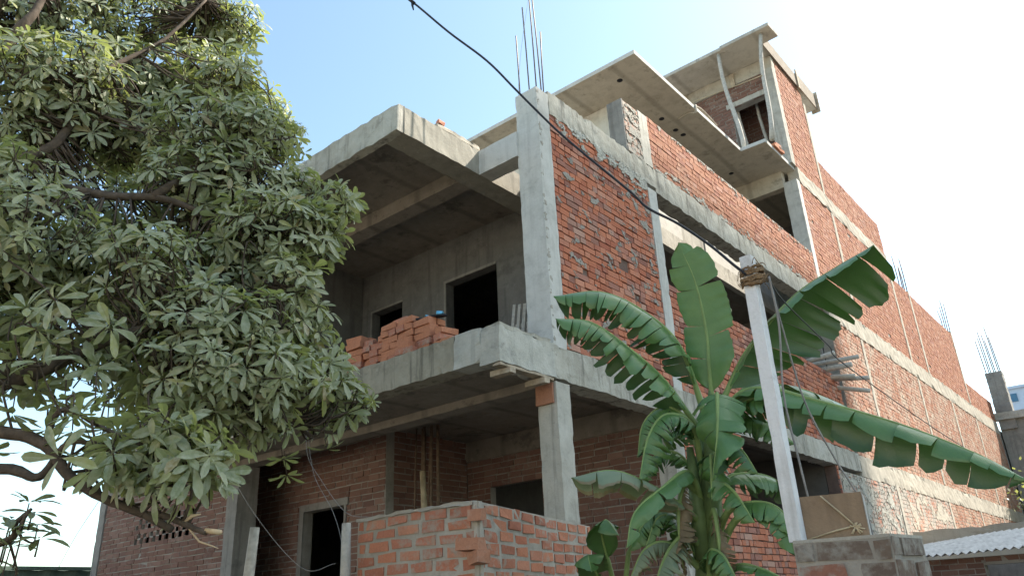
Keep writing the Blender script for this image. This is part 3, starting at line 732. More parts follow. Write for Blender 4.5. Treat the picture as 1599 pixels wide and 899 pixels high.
# ------------------------------------------------------------------ posts, wires
for nm, a, b, lab in (('p', (-.70, -2.91, 0), (-.65, -2.85, 2.14), 'round pale timber post leaning before the dark porch, apart from the brick wall'),
                      ('q', (-.27, -2.36, 0), (-.268, -2.34, 2.155), 'round pale timber post standing tight against the end of the rough brick wall')):
    P = thing('timber_post', lab, 'post', group='pale timber posts')
    A = Vector(a); B = Vector(b); mid = A.lerp(B, .85) + Vector((.012 if nm == 'q' else -.008, 0, 0))
    part(lambda mb: tube(mb, [A, A.lerp(B, .4), mid, B], [.042, .04, .037, .034], 12, wob=.05), 'shaft', M['wood_grey'], P)
def cable(name, pts, r, mat, lab, cat, n=8, sides=6):
    mb = MB(); tube(mb, curve(pts, n), r, sides)
    return tag(mb.build(name, M[mat]), lab, cat)
cable('overhead_cable', [(.85, -3.78, 6.10), (1.174, -3.554, 5.652), (1.473, -3.354, 5.259), (1.697, -3.226, 4.94), (1.912, -3.112, 4.659), (2.074, -3.045, 4.393), (2.237, -2.998, 4.13), (2.343, -2.973, 3.969), (2.512, -2.936, 3.734), (2.688, -2.903, 3.496), (2.77, -2.893, 3.373), (2.913, -2.880, 3.237), (3.061, -2.885, 3.066), (3.17, -2.915, 2.92), (3.228, -2.925, 2.845)], .0068, 'cable', 'thick black twisted cable sagging from the top edge to the white pole', 'cable', 6)
def clamp(mb):
    tube(mb, [(1.488, -3.346, 5.235), (1.490, -3.346, 5.205), (1.497, -3.343, 5.165)], [.009, .008, .004], 7); tube(mb, [(1.46, -3.363, 5.278), (1.50, -3.338, 5.222)], .0115, 8)
_mb = MB(); clamp(_mb); tag(_mb.build('cable_clamp', M['cable']), 'small dark clamp on the overhead cable near the top edge', 'clamp')
cable('service_wire', [(3.30, -2.86, 2.82), (3.20, -2.40, 2.86), (3.10, -1.5, 2.87), (3.0, -.75, 2.89), (2.91, 2.81, 2.84), (2.88, 6.85, 2.9), (3.0, 15, 4.2)], .0038, 'cable', 'black service wire running from the pole past the long banana leaf to the far right', 'wire')
cable('loose_wire', [(3.31, -2.88, 2.82), (3.30, -2.80, 2.60), (3.30, -2.70, 2.29), (3.35, -2.62, 2.05), (3.42, -2.6, 1.85), (3.44, -2.62, 1.71)], .004, 'wire', 'pale loose wire bowing from the rope knot down to the carton', 'wire')
cable('hanging_wire', [(3.315, -2.89, 2.82), (3.30, -2.84, 2.6), (3.265, -2.84, 2.3), (3.275, -2.83, 2.0), (3.29, -2.82, 1.71)], .0045, 'wire', 'grey wire hanging close beside the white pole', 'wire')
cable('slack_wire', [(-1.5, -2.85, 3.05), (-1.33, -2.81, 2.81), (-.83, -2.76, 2.27), (-.46, -2.57, 1.86), (-.30, -2.40, 1.88)], .0025, 'wire', 'slack thin wire sagging between the two timber posts under the tree', 'wire')
cable('dangling_wire', [(-1.30, -2.0, 3.3), (-1.28, -2.0, 2.88), (-1.21, -1.9, 2.65), (-.76, -1.96, 2.31), (-.07, -2.25, 2.18)], .0025, 'wire', 'thin wire dangling from the foliage to the top of the rough brick wall', 'wire')
cable('dangling_wire', [(-1.30, -2.0, 3.1), (-1.24, -1.94, 2.68), (-.82, -2.04, 2.31), (-.53, -2.16, 1.99), (-.35, -2.3, 1.6)], .0022, 'wire', 'thin wire dangling from the foliage across the dark doorway', 'wire')

# ------------------------------------------------------------------ on the balcony: bricks, slippers, slats
GB = 'loose red bricks stacked on the balcony edge'
_bm = MB(); box(_bm, (-.115, -.055, 0), (.115, .055, .072), jit=.006)
proto = None; bv = []
for k in range(4):
    b_ = MB(); box(b_, (-.115, -.055, 0), (.115, .055, .072), jit=.007); bv.append(b_)
BM = []
def make_brick(x, y, z, rz, ln=1.0, k=0):
    global BM
    if len(BM) <= k:
        o = bv[len(BM)].build('loose_brick', [M['brick_loose'], M['brick_loose'], M['brick_front'], M['brick_loose']][len(BM)]); BM.append(o)
    else:
        o = BM[k].copy(); COL.objects.link(o)
    o.location = (x, y, z); o.rotation_euler = (random.uniform(-.03, .03), random.uniform(-.03, .03), rz); o.scale = (ln, 1, 1)
    o['label'] = 'loose red brick in the pile on the balcony edge'; o['category'] = 'brick'; o['group'] = GB
    return o
zt = 4.035
def lay(x, y, c, rz=0.0, ln=1.0, k=None):
    n_ = len(BM); make_brick(x + random.uniform(-.012, .012), y + random.uniform(-.012, .012), zt + c * .0755, rz + random.uniform(-.05, .05), ln, n_ if n_ < 4 else (random.randrange(4) if k is None else k))
for c in range(6):                                   # left stack
    lay(-2.27, -.70 + (.02 if c % 2 else 0), c, .1); lay(-2.27, -.58, c, .1)
for c in range(6):                                   # middle stack, two bricks long, with a header face at its right end
    for i_ in range(2):
        if c % 2: lay(-1.66 + i_ * .245, -.70, c); lay(-1.66 + i_ * .245, -.58, c)
        else:
            for q in (0, 1): lay(-1.72 + i_ * .245 + q * .122, -.64, c, math.pi / 2)
for c in range(5):                                   # broken pieces between them
    for q in range(3):
        if c == 4 and q == 1: continue
        lay(-2.08 + q * .125, -.68 + random.uniform(0, .05), c, random.uniform(-.4, .4) + (1.57 if q == 1 else 0), random.uniform(.45, .62), 2 if q == 1 else None)
for c in range(5):                                   # right stack
    lay(-1.16, -.68, c, -.04); lay(-1.16, -.56, c, -.04)
    if c < 3: lay(-.92, -.62, c, 1.45)
for q in range(3): lay(-.80, -.70 + .1 * q, 0, .3 * q, .6)
lay(-1.60, -.60, 6, .05); lay(-1.34, -.78, 0, .1); lay(-1.33, -.79, 1, .05, .6)
def slipper(name, x, y, z, rz, lab):
    S = thing(name, lab, 'slipper', (x, y, z), 'slippers left on the brick pile'); S.rotation_euler = (0, 0, rz)
    def sole(mb):
        n = 14; out = []
        for i in range(n):
            a = 2 * math.pi * i / n; out.append((.11 * math.cos(a), (.038 + .008 * math.cos(a)) * math.sin(a)))
        slab_poly(mb, out, 0, .018)
    part(sole, 'sole', M['black'], S)
    def strap(mb):
        P = []
        for i in range(9):
            a = math.pi * i / 8
            for xx in (.0, .03, .065):
                P.append((xx, .046 * math.cos(a), .014 + .055 * math.sin(a) * (1 - xx * 4)))
        mb.add(P, [(i * 3 + j, (i + 1) * 3 + j, (i + 1) * 3 + j + 1, i * 3 + j + 1) for i in range(8) for j in range(2)], 0, True)
    o = part(strap, 'strap', M['blue'], S); md = o.modifiers.new('t', 'SOLIDIFY'); md.thickness = .008
slipper('slipper', -1.19, -.65, zt + 5 * .0755 + .003, 1.1, 'blue strapped black slipper on the brick pile, the one nearer the window')
slipper('slipper', -1.02, -.64, zt + 5 * .0755 + .003, .5, 'blue strapped black slipper on the brick pile, the one nearer the doorway')
SP = thing('slatted_panel', 'narrow panel of grey wooden slats leaning behind the corner column', 'panel', (-.88, .50, 3.99))
SP.rotation_euler = (R(-12), 0, R(8))
for k in range(5): part(lambda mb: box(mb, (-.14 + k * .075, -.012, 0), (-.14 + k * .075 + .042, .012, .92 + random.uniform(-.03, .03)), jit=.003), 'slat', M['wood_grey'], SP)
for z in (.15, .62): part(lambda mb: box(mb, (-.16, .013, z), (.22, .034, z + .05)), 'crossbar', M['wood_grey'], SP)
# formwork left under the balcony corner
def plank(name, a, b, lab, mat='wood', rz=0, jit=.006):
    mb = MB(); rbox(mb, a, b, amp=jit, step=.08, n=2); return tag(mb.build(name, M[mat]), lab, 'timber')
plank('formwork_plank', (-.10, -.84, 3.615), (.0, -.02, 3.642), 'long thin formwork plank under the balcony corner')
plank('timber_block', (-.22, -.74, 3.56), (.03, -.66, 3.612), 'short timber block under the formwork plank at the balcony corner')
plank('timber_block', (-.22, -.22, 3.555), (.03, -.14, 3.612), 'short timber block under the formwork plank beside the ground column head')
plank('wooden_packer', (-.243, -.028, 3.40), (-.03, -.003, 3.60), 'reddish board wedged on the head of the ground column', 'brick_pale')
# props in the porch
def pole_thing(name, a, b, r, mat, lab, cat, group=None):
    mb = MB(); A = Vector(a); B = Vector(b)
    pts = [A.lerp(B, t) + Vector((random.uniform(-.008, .008), random.uniform(-.008, .008), 0)) for t in (0, .25, .5, .75, 1)]
    tube(mb, pts, [r * 1.08, r, r * .97, r * .95, r * .9], 9); return tag(mb.build(name, M[mat]), lab, cat, group)
pole_thing('bamboo_pole', (-2.60, .95, 0), (-2.97, 1.0, 3.24), .042, 'bamboo', 'thick cut bamboo pole leaning in the porch beside the thin rods', 'pole')
for k in range(6):
    pole_thing('thin_pole', (-3.36 + .075 * k, 1.15 + .06 * (k % 3), 0), (-3.28 + .07 * k, 1.2 + .05 * (k % 2), 3.88), .014 + .006 * (k % 3), 'bark_brown', 'thin upright pole in the bundle against the dark porch wall', 'pole', 'bundle of thin poles in the porch')
# tower props
def prop(p, q, lab, r=.05):
    mb = MB(); A = Vector(p); B = Vector(q); d = B - A
    pts = [A + d * t + Vector((.05 * math.sin(t * 5.2 + 1), .03 * math.sin(t * 4), 0)) for t in [i / 8 for i in range(9)]]
    tube(mb, pts, [r * (1.05 - .2 * i / 8) for i in range(9)], 9, wob=.06); return tag(mb.build('timber_prop', M['wood_grey']), lab, 'prop', 'timber props under the tower roof')
prop((.0, 8.22, 10.39), (.16, 8.62, 13.36), 'crooked timber prop under the corner of the tower roof, nearest the concrete column')
prop((-.62, 8.25, 10.39), (-.88, 8.6, 13.36), 'crooked timber prop under the tower roof, left of the tower window')
prop((-1.02, 9.75, 10.39), (-1.06, 9.75, 13.3), 'straight timber prop standing inside the tower window by its left jamb', .04)
prop((-.62, 10.0, 10.39), (-.66, 10.0, 13.3), 'straight timber prop standing in the middle of the tower window', .04)
cable('tied_string', [(-2.2, 8.7, 12.55), (-1.5, 8.65, 12.45), (-.5, 8.6, 12.32), (.05, 8.42, 12.15)], .012, 'bamboo', 'pale string tied between the timber props of the stair tower', 'string')
# bricks left on the notch of the slab
for k, (x, y, z) in enumerate(((-.05, 8.6, 10.392), (-.05, 8.85, 10.392), (-.05, 8.72, 10.466))):
    o = BM[k].copy(); COL.objects.link(o); o.location = (x, y, z); o.rotation_euler = (0, 0, 1.5); o['label'] = 'brick lying on the slab edge at the foot of the tower column'; o['category'] = 'brick'; o['group'] = 'bricks at the tower foot'
# scaffold poles poking from the side opening
for k, (a, b, r) in enumerate((((-1.2, 8.3, 5.50), (.32, 8.35, 5.66), .05), ((-1.0, 8.55, 5.62), (.62, 8.75, 5.60), .045), ((-1.0, 8.75, 5.52), (.48, 8.7, 5.47), .055), ((-.8, 8.9, 5.50), (.42, 9.0, 5.32), .05), ((-.8, 9.1, 5.50), (.62, 9.15, 5.27), .045), ((-.9, 9.2, 5.48), (.55, 9.3, 5.06), .045))):
    pole_thing('scaffold_pole', a, b, r, 'wood_grey', 'grey wooden pole of the bundle poking out of the side opening', 'pole', 'bundle of poles in the side opening')
pole_thing('timber_stub', (-.5, 4.75, 5.45), (.12, 4.05, 5.62), .05, 'wood', 'sawn pole end lying on the half wall beside the upright banana leaf', 'pole')
pole_thing('timber_stub', (-.4, 4.7, 5.53), (.06, 4.5, 5.56), .04, 'wood', 'smaller pole end just right of the sawn one on the half wall', 'pole')
mb = MB(); box(mb, (-.12, 7.35, 5.47), (-.02, 7.6, 5.72), jit=.04); tag(mb.build('red_cloth', M['redcloth']), 'scrap of bright red cloth among the grey poles', 'cloth')

# ------------------------------------------------------------------ banana plants
def banana_leaf(parent, pts, width, dl, dr, petiole=.12, up=(0, 0, 1), tear=.06, strip=(.05, .14), curl=.25, mat='banana', seed=1, dense=9, lean=.18, rib=.014, ragged=.0, blunt=2.2, hang=.0):
    """pts: midrib; dl / dr: droop of the -S and +S half in degrees"""
    rnd = random.Random(seed); up = Vector(up)
    C = curve(pts, dense); n = len(C)
    sl_ = [0]
    for i in range(1, n): sl_.append(sl_[-1] + (C[i] - C[i - 1]).length)
    L = sl_[-1]; tt = [x / L for x in sl_]
    def at(t):
        for i in range(1, n):
            if tt[i] >= t - 1e-9:
                f = (t - tt[i - 1]) / max(1e-9, tt[i] - tt[i - 1]); return C[i - 1].lerp(C[i], f), (C[i] - C[i - 1]).normalized()
        return C[-1], (C[-1] - C[-2]).normalized()
    def frame(t):
        p, T = at(t)
        T = (at(min(1, t + .04))[0] - at(max(0, t - .04))[0]).normalized()
        S = T.cross(up).normalized(); return p, T, S, S.cross(T).normalized()
    def prof(t):
        x = (t - petiole) / (1 - petiole)
        return width * min(1, (max(x, 0) / .18) ** .6) * (1 - max(0, (x - .55) / .45) ** blunt) ** .8 if x > 0 else 0
    mb = MB(); K = 6; POS = []
    w2 = width if isinstance(width, tuple) else (width, width)
    for sg, dr_ in ((-1, dl), (1, dr)):
        width = w2[0] if sg < 0 else w2[1]
        t = petiole
        while t < .995:
            ln = rnd.uniform(*strip); t1 = min(1.0, t + ln)
            if 1 - t1 < .03: t1 = 1.0
            dj = dr_ + rnd.gauss(0, 12); gap = tear * rnd.choice([.15, .3, 1, 1.5]); wj = rnd.uniform(1 - ragged, 1)
            cj = rnd.uniform(-.12, .12); m_ = max(2, int((t1 - t) / .022)); V = []
            tc = (t + t1) / 2; sl2 = rnd.uniform(-.16, .16); rd = rnd.uniform(.02, .16)
            for i in range(m_ + 1):
                q = t + (t1 - t) * i / m_
                p, T, S, N = frame(q); w_ = max(.004, prof(q) * wj)
                e = (q - tc) / max(1e-6, (t1 - t) / 2)
                w_ *= (1 + sl2 * e) * (1 - rd * e * e) * (1 + .02 * math.sin(q * 160 + seed))
                pos = p.copy(); V.append(pos.copy()); POS.append((q * L, 0, cj + .5, 1))
                for k in range(1, K + 1):
                    s_ = k / K
                    a = R(dj) * (.45 + .55 * s_) + curl * s_ * s_ + cj * s_ * e
                    a += .10 * math.sin(q * 95 + sg) * s_ * (1 - s_ * .4)
                    pos = pos + (S * sg * math.cos(a) - N * math.sin(a)) * (w_ / K) + T * (lean * w_ / K)
                    pull = -e * gap * (t1 - t) * L * .9 * s_ ** 1.3
                    nw = noise.noise(Vector((q * 6 + seed, s_ * 1.5, sg * 3))) * .018 * s_
                    V.append(pos + T * pull + N * nw); POS.append((q * L, s_, cj + .5, 1))
            F_ = []
            W = K + 1
            for i in range(m_):
                for k in range(K):
                    f = (i * W + k, (i + 1) * W + k, (i + 1) * W + k + 1, i * W + k + 1)
                    F_.append(f if sg < 0 else f[::-1])
            mb.add(V, F_, 0, True)
            t = t1
    o = mb.build('leaf', M[mat], parent)
    ca = o.data.color_attributes.new('leafpos', 'FLOAT_COLOR', 'POINT'); ca.data.foreach_set('color', [c for p in POS for c in p])
    mr = MB(); tube(mr, [c - up * .004 for c in C], [rib * (1.5 - 1.3 * x) if x > petiole else rib * (1.9 - .4 * x / max(petiole, .01)) for x in tt], 7)
    r_ = mr.build('midrib', M['midrib'], o)
    return o
BP = thing('banana_plant', 'tall banana plant with long torn leaves in front of the brick side wall', 'banana plant')
STEM = [(2.0, -1.36, 0), (2.01, -1.34, .8), (2.02, -1.335, 1.43), (2.05, -1.32, 1.73), (2.12, -1.29, 2.19), (2.16, -1.24, 2.55), (2.19, -1.21, 2.86)]
def pstem(mb): tube(mb, curve(STEM, 5), [.11, .108, .105, .103, .10, .098, .096, .094, .092, .09, .088, .086, .084, .082, .08, .078, .076, .074, .072, .07, .068, .067, .062, .056, .05, .044, .038, .032, .026, .02, .012], 14)
part(pstem, 'pseudostem', M['stem'], BP)
def sheath(mb):
    for (a, b, r) in (((2.05, -1.36, 1.75), (2.06, -1.38, 2.45), .05), ((2.13, -1.33, 1.9), (2.18, -1.32, 2.6), .05), ((2.07, -1.27, 1.6), (2.04, -1.30, 2.4), .045), ((2.10, -1.36, 1.55), (2.20, -1.36, 2.2), .05)):
        A = Vector(a); B = Vector(b); tube(mb, [A, A.lerp(B, .5), B], [r * 1.3, r, r * .45], 9)
part(sheath, 'leaf_sheath', M['stem'], BP)
BL = [
 # midrib, width (far, near side), droops
 ([(2.18, -1.2, 2.70), (2.21, -1.23, 3.0), (2.23, -1.23, 3.24), (2.23, -1.29, 3.61), (2.18, -1.37, 3.91)], (.165, .19), 16, -14, dict(petiole=.10, up=(.35, -.85, .25), tear=.05, strip=(.14, .34), curl=.10, seed=3, rib=.013, blunt=3.2)),
 ([(2.21, -1.19, 2.70), (2.46, -1.13, 3.08), (2.83, -1.11, 3.37), (3.12, -1.11, 3.48), (3.40, -1.14, 3.545)], (.42, .13), 66, 44, dict(petiole=.10, tear=.05, strip=(.05, .17), curl=.10, seed=5, blunt=6, lean=.30, ragged=.12)),
 ([(2.13, -1.22, 2.66), (2.1, -1.4, 3.13), (1.96, -1.59, 3.38), (1.77, -1.82, 3.52), (1.52, -2.04, 3.50)], (.26, .28), 72, 58, dict(petiole=.14, tear=.10, strip=(.025, .075), curl=.55, seed=8, ragged=.35, blunt=4)),
 ([(2.11, -1.29, 2.55), (2.04, -1.55, 2.86), (1.93, -1.78, 3.07), (1.78, -1.99, 3.25), (1.61, -2.16, 3.28)], (.24, .27), 70, 54, dict(petiole=.14, tear=.09, strip=(.03, .09), curl=.5, seed=12, ragged=.3, blunt=4)),
 ([(2.19, -1.24, 2.55), (2.40, -1.30, 2.74), (2.62, -1.35, 2.74), (2.91, -1.4, 2.60), (3.35, -1.43, 2.37), (3.69, -1.47, 2.15), (3.89, -1.49, 1.98)], (.27, .15), 70, 46, dict(petiole=.12, tear=.055, strip=(.03, .13), curl=.4, seed=15, ragged=.18, blunt=3.5)),
 ([(2.18, -1.15, 2.60), (2.34, -0.97, 2.87), (2.56, -0.78, 2.87), (2.79, -0.6, 2.75), (2.95, -0.5, 2.62)], .22, 62, 36, dict(petiole=.15, tear=.09, strip=(.05, .11), curl=.4, seed=18, ragged=.2)),
 ([(2.06, -1.31, 1.95), (2.03, -1.56, 2.08), (1.91, -1.73, 2.21), (1.79, -1.93, 2.285), (1.60, -2.10, 2.25)], .16, 58, 74, dict(petiole=.22, tear=.06, strip=(.05, .2), curl=.25, seed=21, mat='banana_dry', ragged=.15, blunt=5)),
 ([(2.07, -1.31, 2.05), (2.1, -1.52, 2.27), (2.02, -1.73, 2.17), (1.91, -1.91, 2.02), (1.88, -1.99, 1.82)], .12, 42, 48, dict(petiole=.22, tear=.04, strip=(.1, .3), curl=.4, seed=24, ragged=.1)),
 ([(2.09, -1.3, 2.30), (2.13, -1.45, 2.58), (2.04, -1.61, 2.64), (1.95, -1.71, 2.50), (1.90, -1.80, 2.22)], .22, 62, 66, dict(petiole=.2, tear=.14, strip=(.02, .06), curl=.7, seed=27, ragged=.5)),
 ([(2.10, -1.3, 2.32), (2.09, -1.42, 2.62), (1.97, -1.50, 2.72), (1.85, -1.58, 2.62), (1.80, -1.62, 2.40)], .20, 66, 66, dict(petiole=.2, tear=.14, strip=(.02, .05), curl=.7, seed=28, ragged=.5)),
 ([(2.21, -1.3, 2.55), (2.34, -1.46, 2.74), (2.39, -1.6, 2.58), (2.385, -1.66, 2.40), (2.33, -1.68, 2.17)], .18, 30, 34, dict(petiole=.18, tear=.05, strip=(.08, .3), curl=.35, seed=30)),
 ([(2.1, -1.35, 1.70), (2.31, -1.42, 1.95), (2.49, -1.45, 1.99), (2.63, -1.44, 1.91), (2.66, -1.44, 1.72)], .12, 55, 62, dict(petiole=.5, tear=.07, strip=(.06, .15), curl=.4, seed=33, ragged=.2)),
 ([(2.11, -1.34, 1.80), (2.28, -1.43, 2.01), (2.46, -1.46, 2.05), (2.61, -1.45, 2.0), (2.70, -1.42, 1.83)], .15, 55, 62, dict(petiole=.42, tear=.08, strip=(.04, .12), curl=.4, seed=36, ragged=.2)),
 ([(2.11, -1.29, 2.0), (2.18, -1.15, 2.25), (2.27, -0.99, 2.29), (2.38, -0.84, 2.25), (2.48, -0.71, 2.10)], .17, 58, 58, dict(petiole=.25, tear=.08, strip=(.04, .11), curl=.45, seed=39, ragged=.2)),
 ([(2.04, -1.33, 1.80), (2.03, -1.5, 1.90), (1.96, -1.59, 1.84), (1.9, -1.68, 1.69), (1.86, -1.71, 1.50)], .18, 46, 54, dict(petiole=.22, tear=.12, strip=(.025, .07), curl=.6, seed=42, mat='banana_dry', ragged=.4)),
 ([(2.06, -1.37, 1.58), (2.28, -1.43, 1.70), (2.46, -1.46, 1.67), (2.64, -1.5, 1.58)], .08, 30, 40, dict(petiole=.2, tear=.02, strip=(.2, .4), curl=.3, seed=45)),
 ([(2.14, -1.26, 2.35), (2.02, -1.2, 2.62), (1.86, -1.12, 2.66), (1.70, -1.05, 2.52)], .17, 58, 62, dict(petiole=.2, tear=.1, strip=(.04, .09), curl=.5, seed=48, ragged=.25)),
 ([(2.16, -1.32, 2.3), (2.32, -1.44, 2.42), (2.46, -1.5, 2.36), (2.55, -1.52, 2.2)], .15, 54, 52, dict(petiole=.25, tear=.08, strip=(.04, .1), curl=.5, seed=51, ragged=.2)),
 ([(2.02, -1.36, 1.7), (1.90, -1.52, 1.86), (1.78, -1.62, 1.83), (1.70, -1.70, 1.66)], .15, 58, 62, dict(petiole=.2, tear=.12, strip=(.03, .08), curl=.6, seed=54, mat='banana_dry', ragged=.4)),
 ([(2.03, -1.34, 1.66), (1.96, -1.46, 1.98), (1.86, -1.54, 2.02), (1.78, -1.6, 1.85)], .13, 60, 62, dict(petiole=.2, tear=.1, strip=(.04, .1), curl=.5, seed=57, ragged=.3)),
 ([(2.14, -1.33, 2.15), (2.22, -1.42, 2.36), (2.25, -1.5, 2.30), (2.24, -1.54, 2.08)], .13, 45, 48, dict(petiole=.2, tear=.08, strip=(.06, .16), curl=.5, seed=58)),
 ([(2.15, -1.28, 2.4), (2.30, -1.22, 2.60), (2.50, -1.18, 2.58), (2.68, -1.16, 2.40)], .17, 62, 58, dict(petiole=.2, tear=.09, strip=(.05, .1), curl=.5, seed=59, ragged=.25)),
 ([(2.15, -1.28, 2.45), (2.34, -1.28, 2.66), (2.60, -1.30, 2.70), (2.82, -1.32, 2.62)], .18, 58, 50, dict(petiole=.2, tear=.09, strip=(.05, .1), curl=.5, seed=60, ragged=.25)),
 ([(2.08, -1.36, 2.15), (2.05, -1.50, 2.20), (2.01, -1.56, 2.0), (2.0, -1.56, 1.65)], .15, 70, 74, dict(petiole=.2, tear=.14, strip=(.02, .06), curl=.7, seed=71, mat='banana_dead', ragged=.5)),
 ([(2.15, -1.37, 2.0), (2.22, -1.48, 2.02), (2.24, -1.52, 1.85), (2.22, -1.52, 1.55)], .12, 70, 74, dict(petiole=.2, tear=.14, strip=(.02, .06), curl=.7, seed=74, mat='banana_dead', ragged=.5)),
 ([(2.05, -1.34, 1.85), (1.92, -1.45, 2.05), (1.76, -1.5, 2.02), (1.62, -1.55, 1.84)], .15, 60, 62, dict(petiole=.2, tear=.1, strip=(.03, .09), curl=.5, seed=77, ragged=.3)),
 ([(2.12, -1.33, 2.1), (2.24, -1.45, 2.2), (2.38, -1.52, 2.12), (2.5, -1.56, 1.92)], .14, 58, 55, dict(petiole=.2, tear=.1, strip=(.03, .09), curl=.5, seed=80, ragged=.3)),
 ([(2.10, -1.30, 2.2), (1.98, -1.42, 2.42), (1.84, -1.50, 2.40), (1.72, -1.56, 2.22)], .14, 62, 62, dict(petiole=.2, tear=.12, strip=(.025, .08), curl=.55, seed=83, ragged=.4)),
 ([(2.06, -1.36, 1.55), (2.15, -1.5, 1.78), (2.28, -1.58, 1.76), (2.38, -1.62, 1.58)], .12, 55, 58, dict(petiole=.2, tear=.08, strip=(.04, .1), curl=.5, seed=86, ragged=.25)),
]
for p_, w_, dl, dr, kw in BL: banana_leaf(BP, p_, w_, dl, dr, **kw)
BQ = thing('banana_plant', 'small young banana plant at the right end of the rough brick wall', 'banana plant', group=None)
part(lambda mb: tube(mb, [(1.40, -1.36, 0), (1.40, -1.36, 1.0), (1.41, -1.36, 1.6)], [.06, .05, .03], 10), 'pseudostem', M['stem'], BQ)
for p_, w_, dl, dr, kw in (
 ([(1.40, -1.36, 1.45), (1.40, -1.46, 1.77), (1.43, -1.56, 1.97), (1.50, -1.60, 2.04), (1.60, -1.62, 1.93)], .12, 45, 45, dict(petiole=.45, tear=.02, strip=(.2, .4), curl=.2, seed=61)),
 ([(1.41, -1.35, 1.45), (1.48, -1.36, 1.77), (1.55, -1.36, 1.94), (1.68, -1.36, 2.03), (1.82, -1.38, 1.95)], .11, 45, 50, dict(petiole=.5, tear=.03, strip=(.1, .2), curl=.3, seed=64)),
 ([(1.39, -1.38, 1.4), (1.33, -1.5, 1.7), (1.35, -1.62, 1.83), (1.42, -1.7, 1.72)], .12, 30, 40, dict(petiole=.3, tear=.02, strip=(.2, .4), curl=.3, seed=67))):
    banana_leaf(BQ, p_, w_, dl, dr, rib=.011, **kw)

# ------------------------------------------------------------------ the whorled tree
TR = thing('leafy_tree', 'big spreading tree with whorled dusty green leaves overhanging the house front', 'tree')
LIMBS = [
 ([(-1.75, -5.55, 0), (-1.72, -5.5, 1.6), (-1.62, -5.4, 3.0), (-1.6, -5.2, 4.2), (-1.7, -5.0, 5.6), (-1.9, -4.7, 7.2)], .17, .05),
 ([(-1.62, -5.4, 3.2), (-1.3, -5.0, 4.2), (-1.02, -4.75, 4.32), (-.71, -4.38, 4.27), (-.45, -3.98, 4.28), (-.29, -3.63, 4.22), (-.07, -3.24, 4.15)], .062, .014),
 ([(-1.6, -5.2, 4.0), (-1.45, -4.9, 4.45), (-1.17, -4.5, 4.75), (-1.13, -4.38, 5.04), (-1.17, -4.18, 5.66), (-1.13, -3.79, 6.21), (-1.1, -3.5, 6.8)], .055, .010),
 ([(-1.7, -5.5, 1.9), (-1.1, -5.1, 2.5), (-.37, -4.63, 2.53), (-.12, -4.5, 2.45), (.02, -4.41, 2.28), (.17, -4.31, 2.16), (.36, -4.12, 2.03), (.465, -4.03, 1.965)], .045, .019),
 ([(.36, -4.12, 2.035), (.41, -4.06, 2.03), (.55, -3.97, 1.975), (.635, -3.93, 1.95)], .021, .013),
 ([(-1.65, -5.5, 2.0), (-.8, -5.0, 2.2), (-.27, -4.63, 2.32), (-.12, -4.5, 2.28), (.02, -4.42, 2.44), (.2, -4.23, 2.4)], .05, .008),
 ([(-1.62, -5.2, 4.6), (-1.65, -4.81, 5.71), (-1.53, -4.74, 5.97), (-1.52, -4.67, 6.24), (-1.52, -4.6, 6.7)], .06, .022),
 ([(-1.62, -5.4, 2.8), (-.9, -5.0, 2.75), (-.39, -4.68, 2.79), (-.21, -4.45, 2.95), (-.1, -4.16, 3.14), (.09, -3.76, 3.36), (.2, -3.38, 3.57)], .075, .012),
 ([(-.12, -4.5, 2.45), (0, -4.47, 2.61), (.2, -4.24, 2.47), (.29, -4.03, 2.41)], .02, .007),
 ([(-1.66, -5.5, 1.7), (-.8, -5.0, 1.85), (-.25, -4.57, 1.95), (-.14, -4.55, 2.04), (-.07, -4.52, 2.1)], .035, .008),
 ([(-1.6, -5.3, 3.6), (-1.1, -4.6, 3.75), (-.85, -4.1, 3.7), (-.6, -3.5, 3.75), (-.3, -3.0, 3.8), (-.05, -2.75, 4.1)], .07, .012),
 ([(-1.7, -5.0, 5.4), (-1.5, -4.2, 5.9), (-1.3, -3.6, 6.1), (-1.0, -3.1, 6.2)], .05, .012),
 ([(-.1, -4.16, 3.14), (-.05, -3.7, 3.0), (0, -3.3, 2.85), (-.1, -2.9, 2.75)], .03, .008),
 ([(-.45, -3.98, 4.28), (-.4, -3.6, 4.7), (-.5, -3.2, 5.1), (-.65, -2.9, 5.4)], .035, .01),
]
tb = MB()
limbpts = []
for pts, r0, r1 in LIMBS:
    c = curve(pts, 6); n = len(c); c = [p + noise.noise_vector(p * 3) * .025 for p in c]
    tube(tb, c, [r0 + (r1 - r0) * (i / (n - 1)) ** .8 for i in range(n)], 9, wob=.08)
    limbpts += c[n // 4:]
CUTS = [((.465, -4.03, 1.965), .019), ((.635, -3.93, 1.95), .0135)]
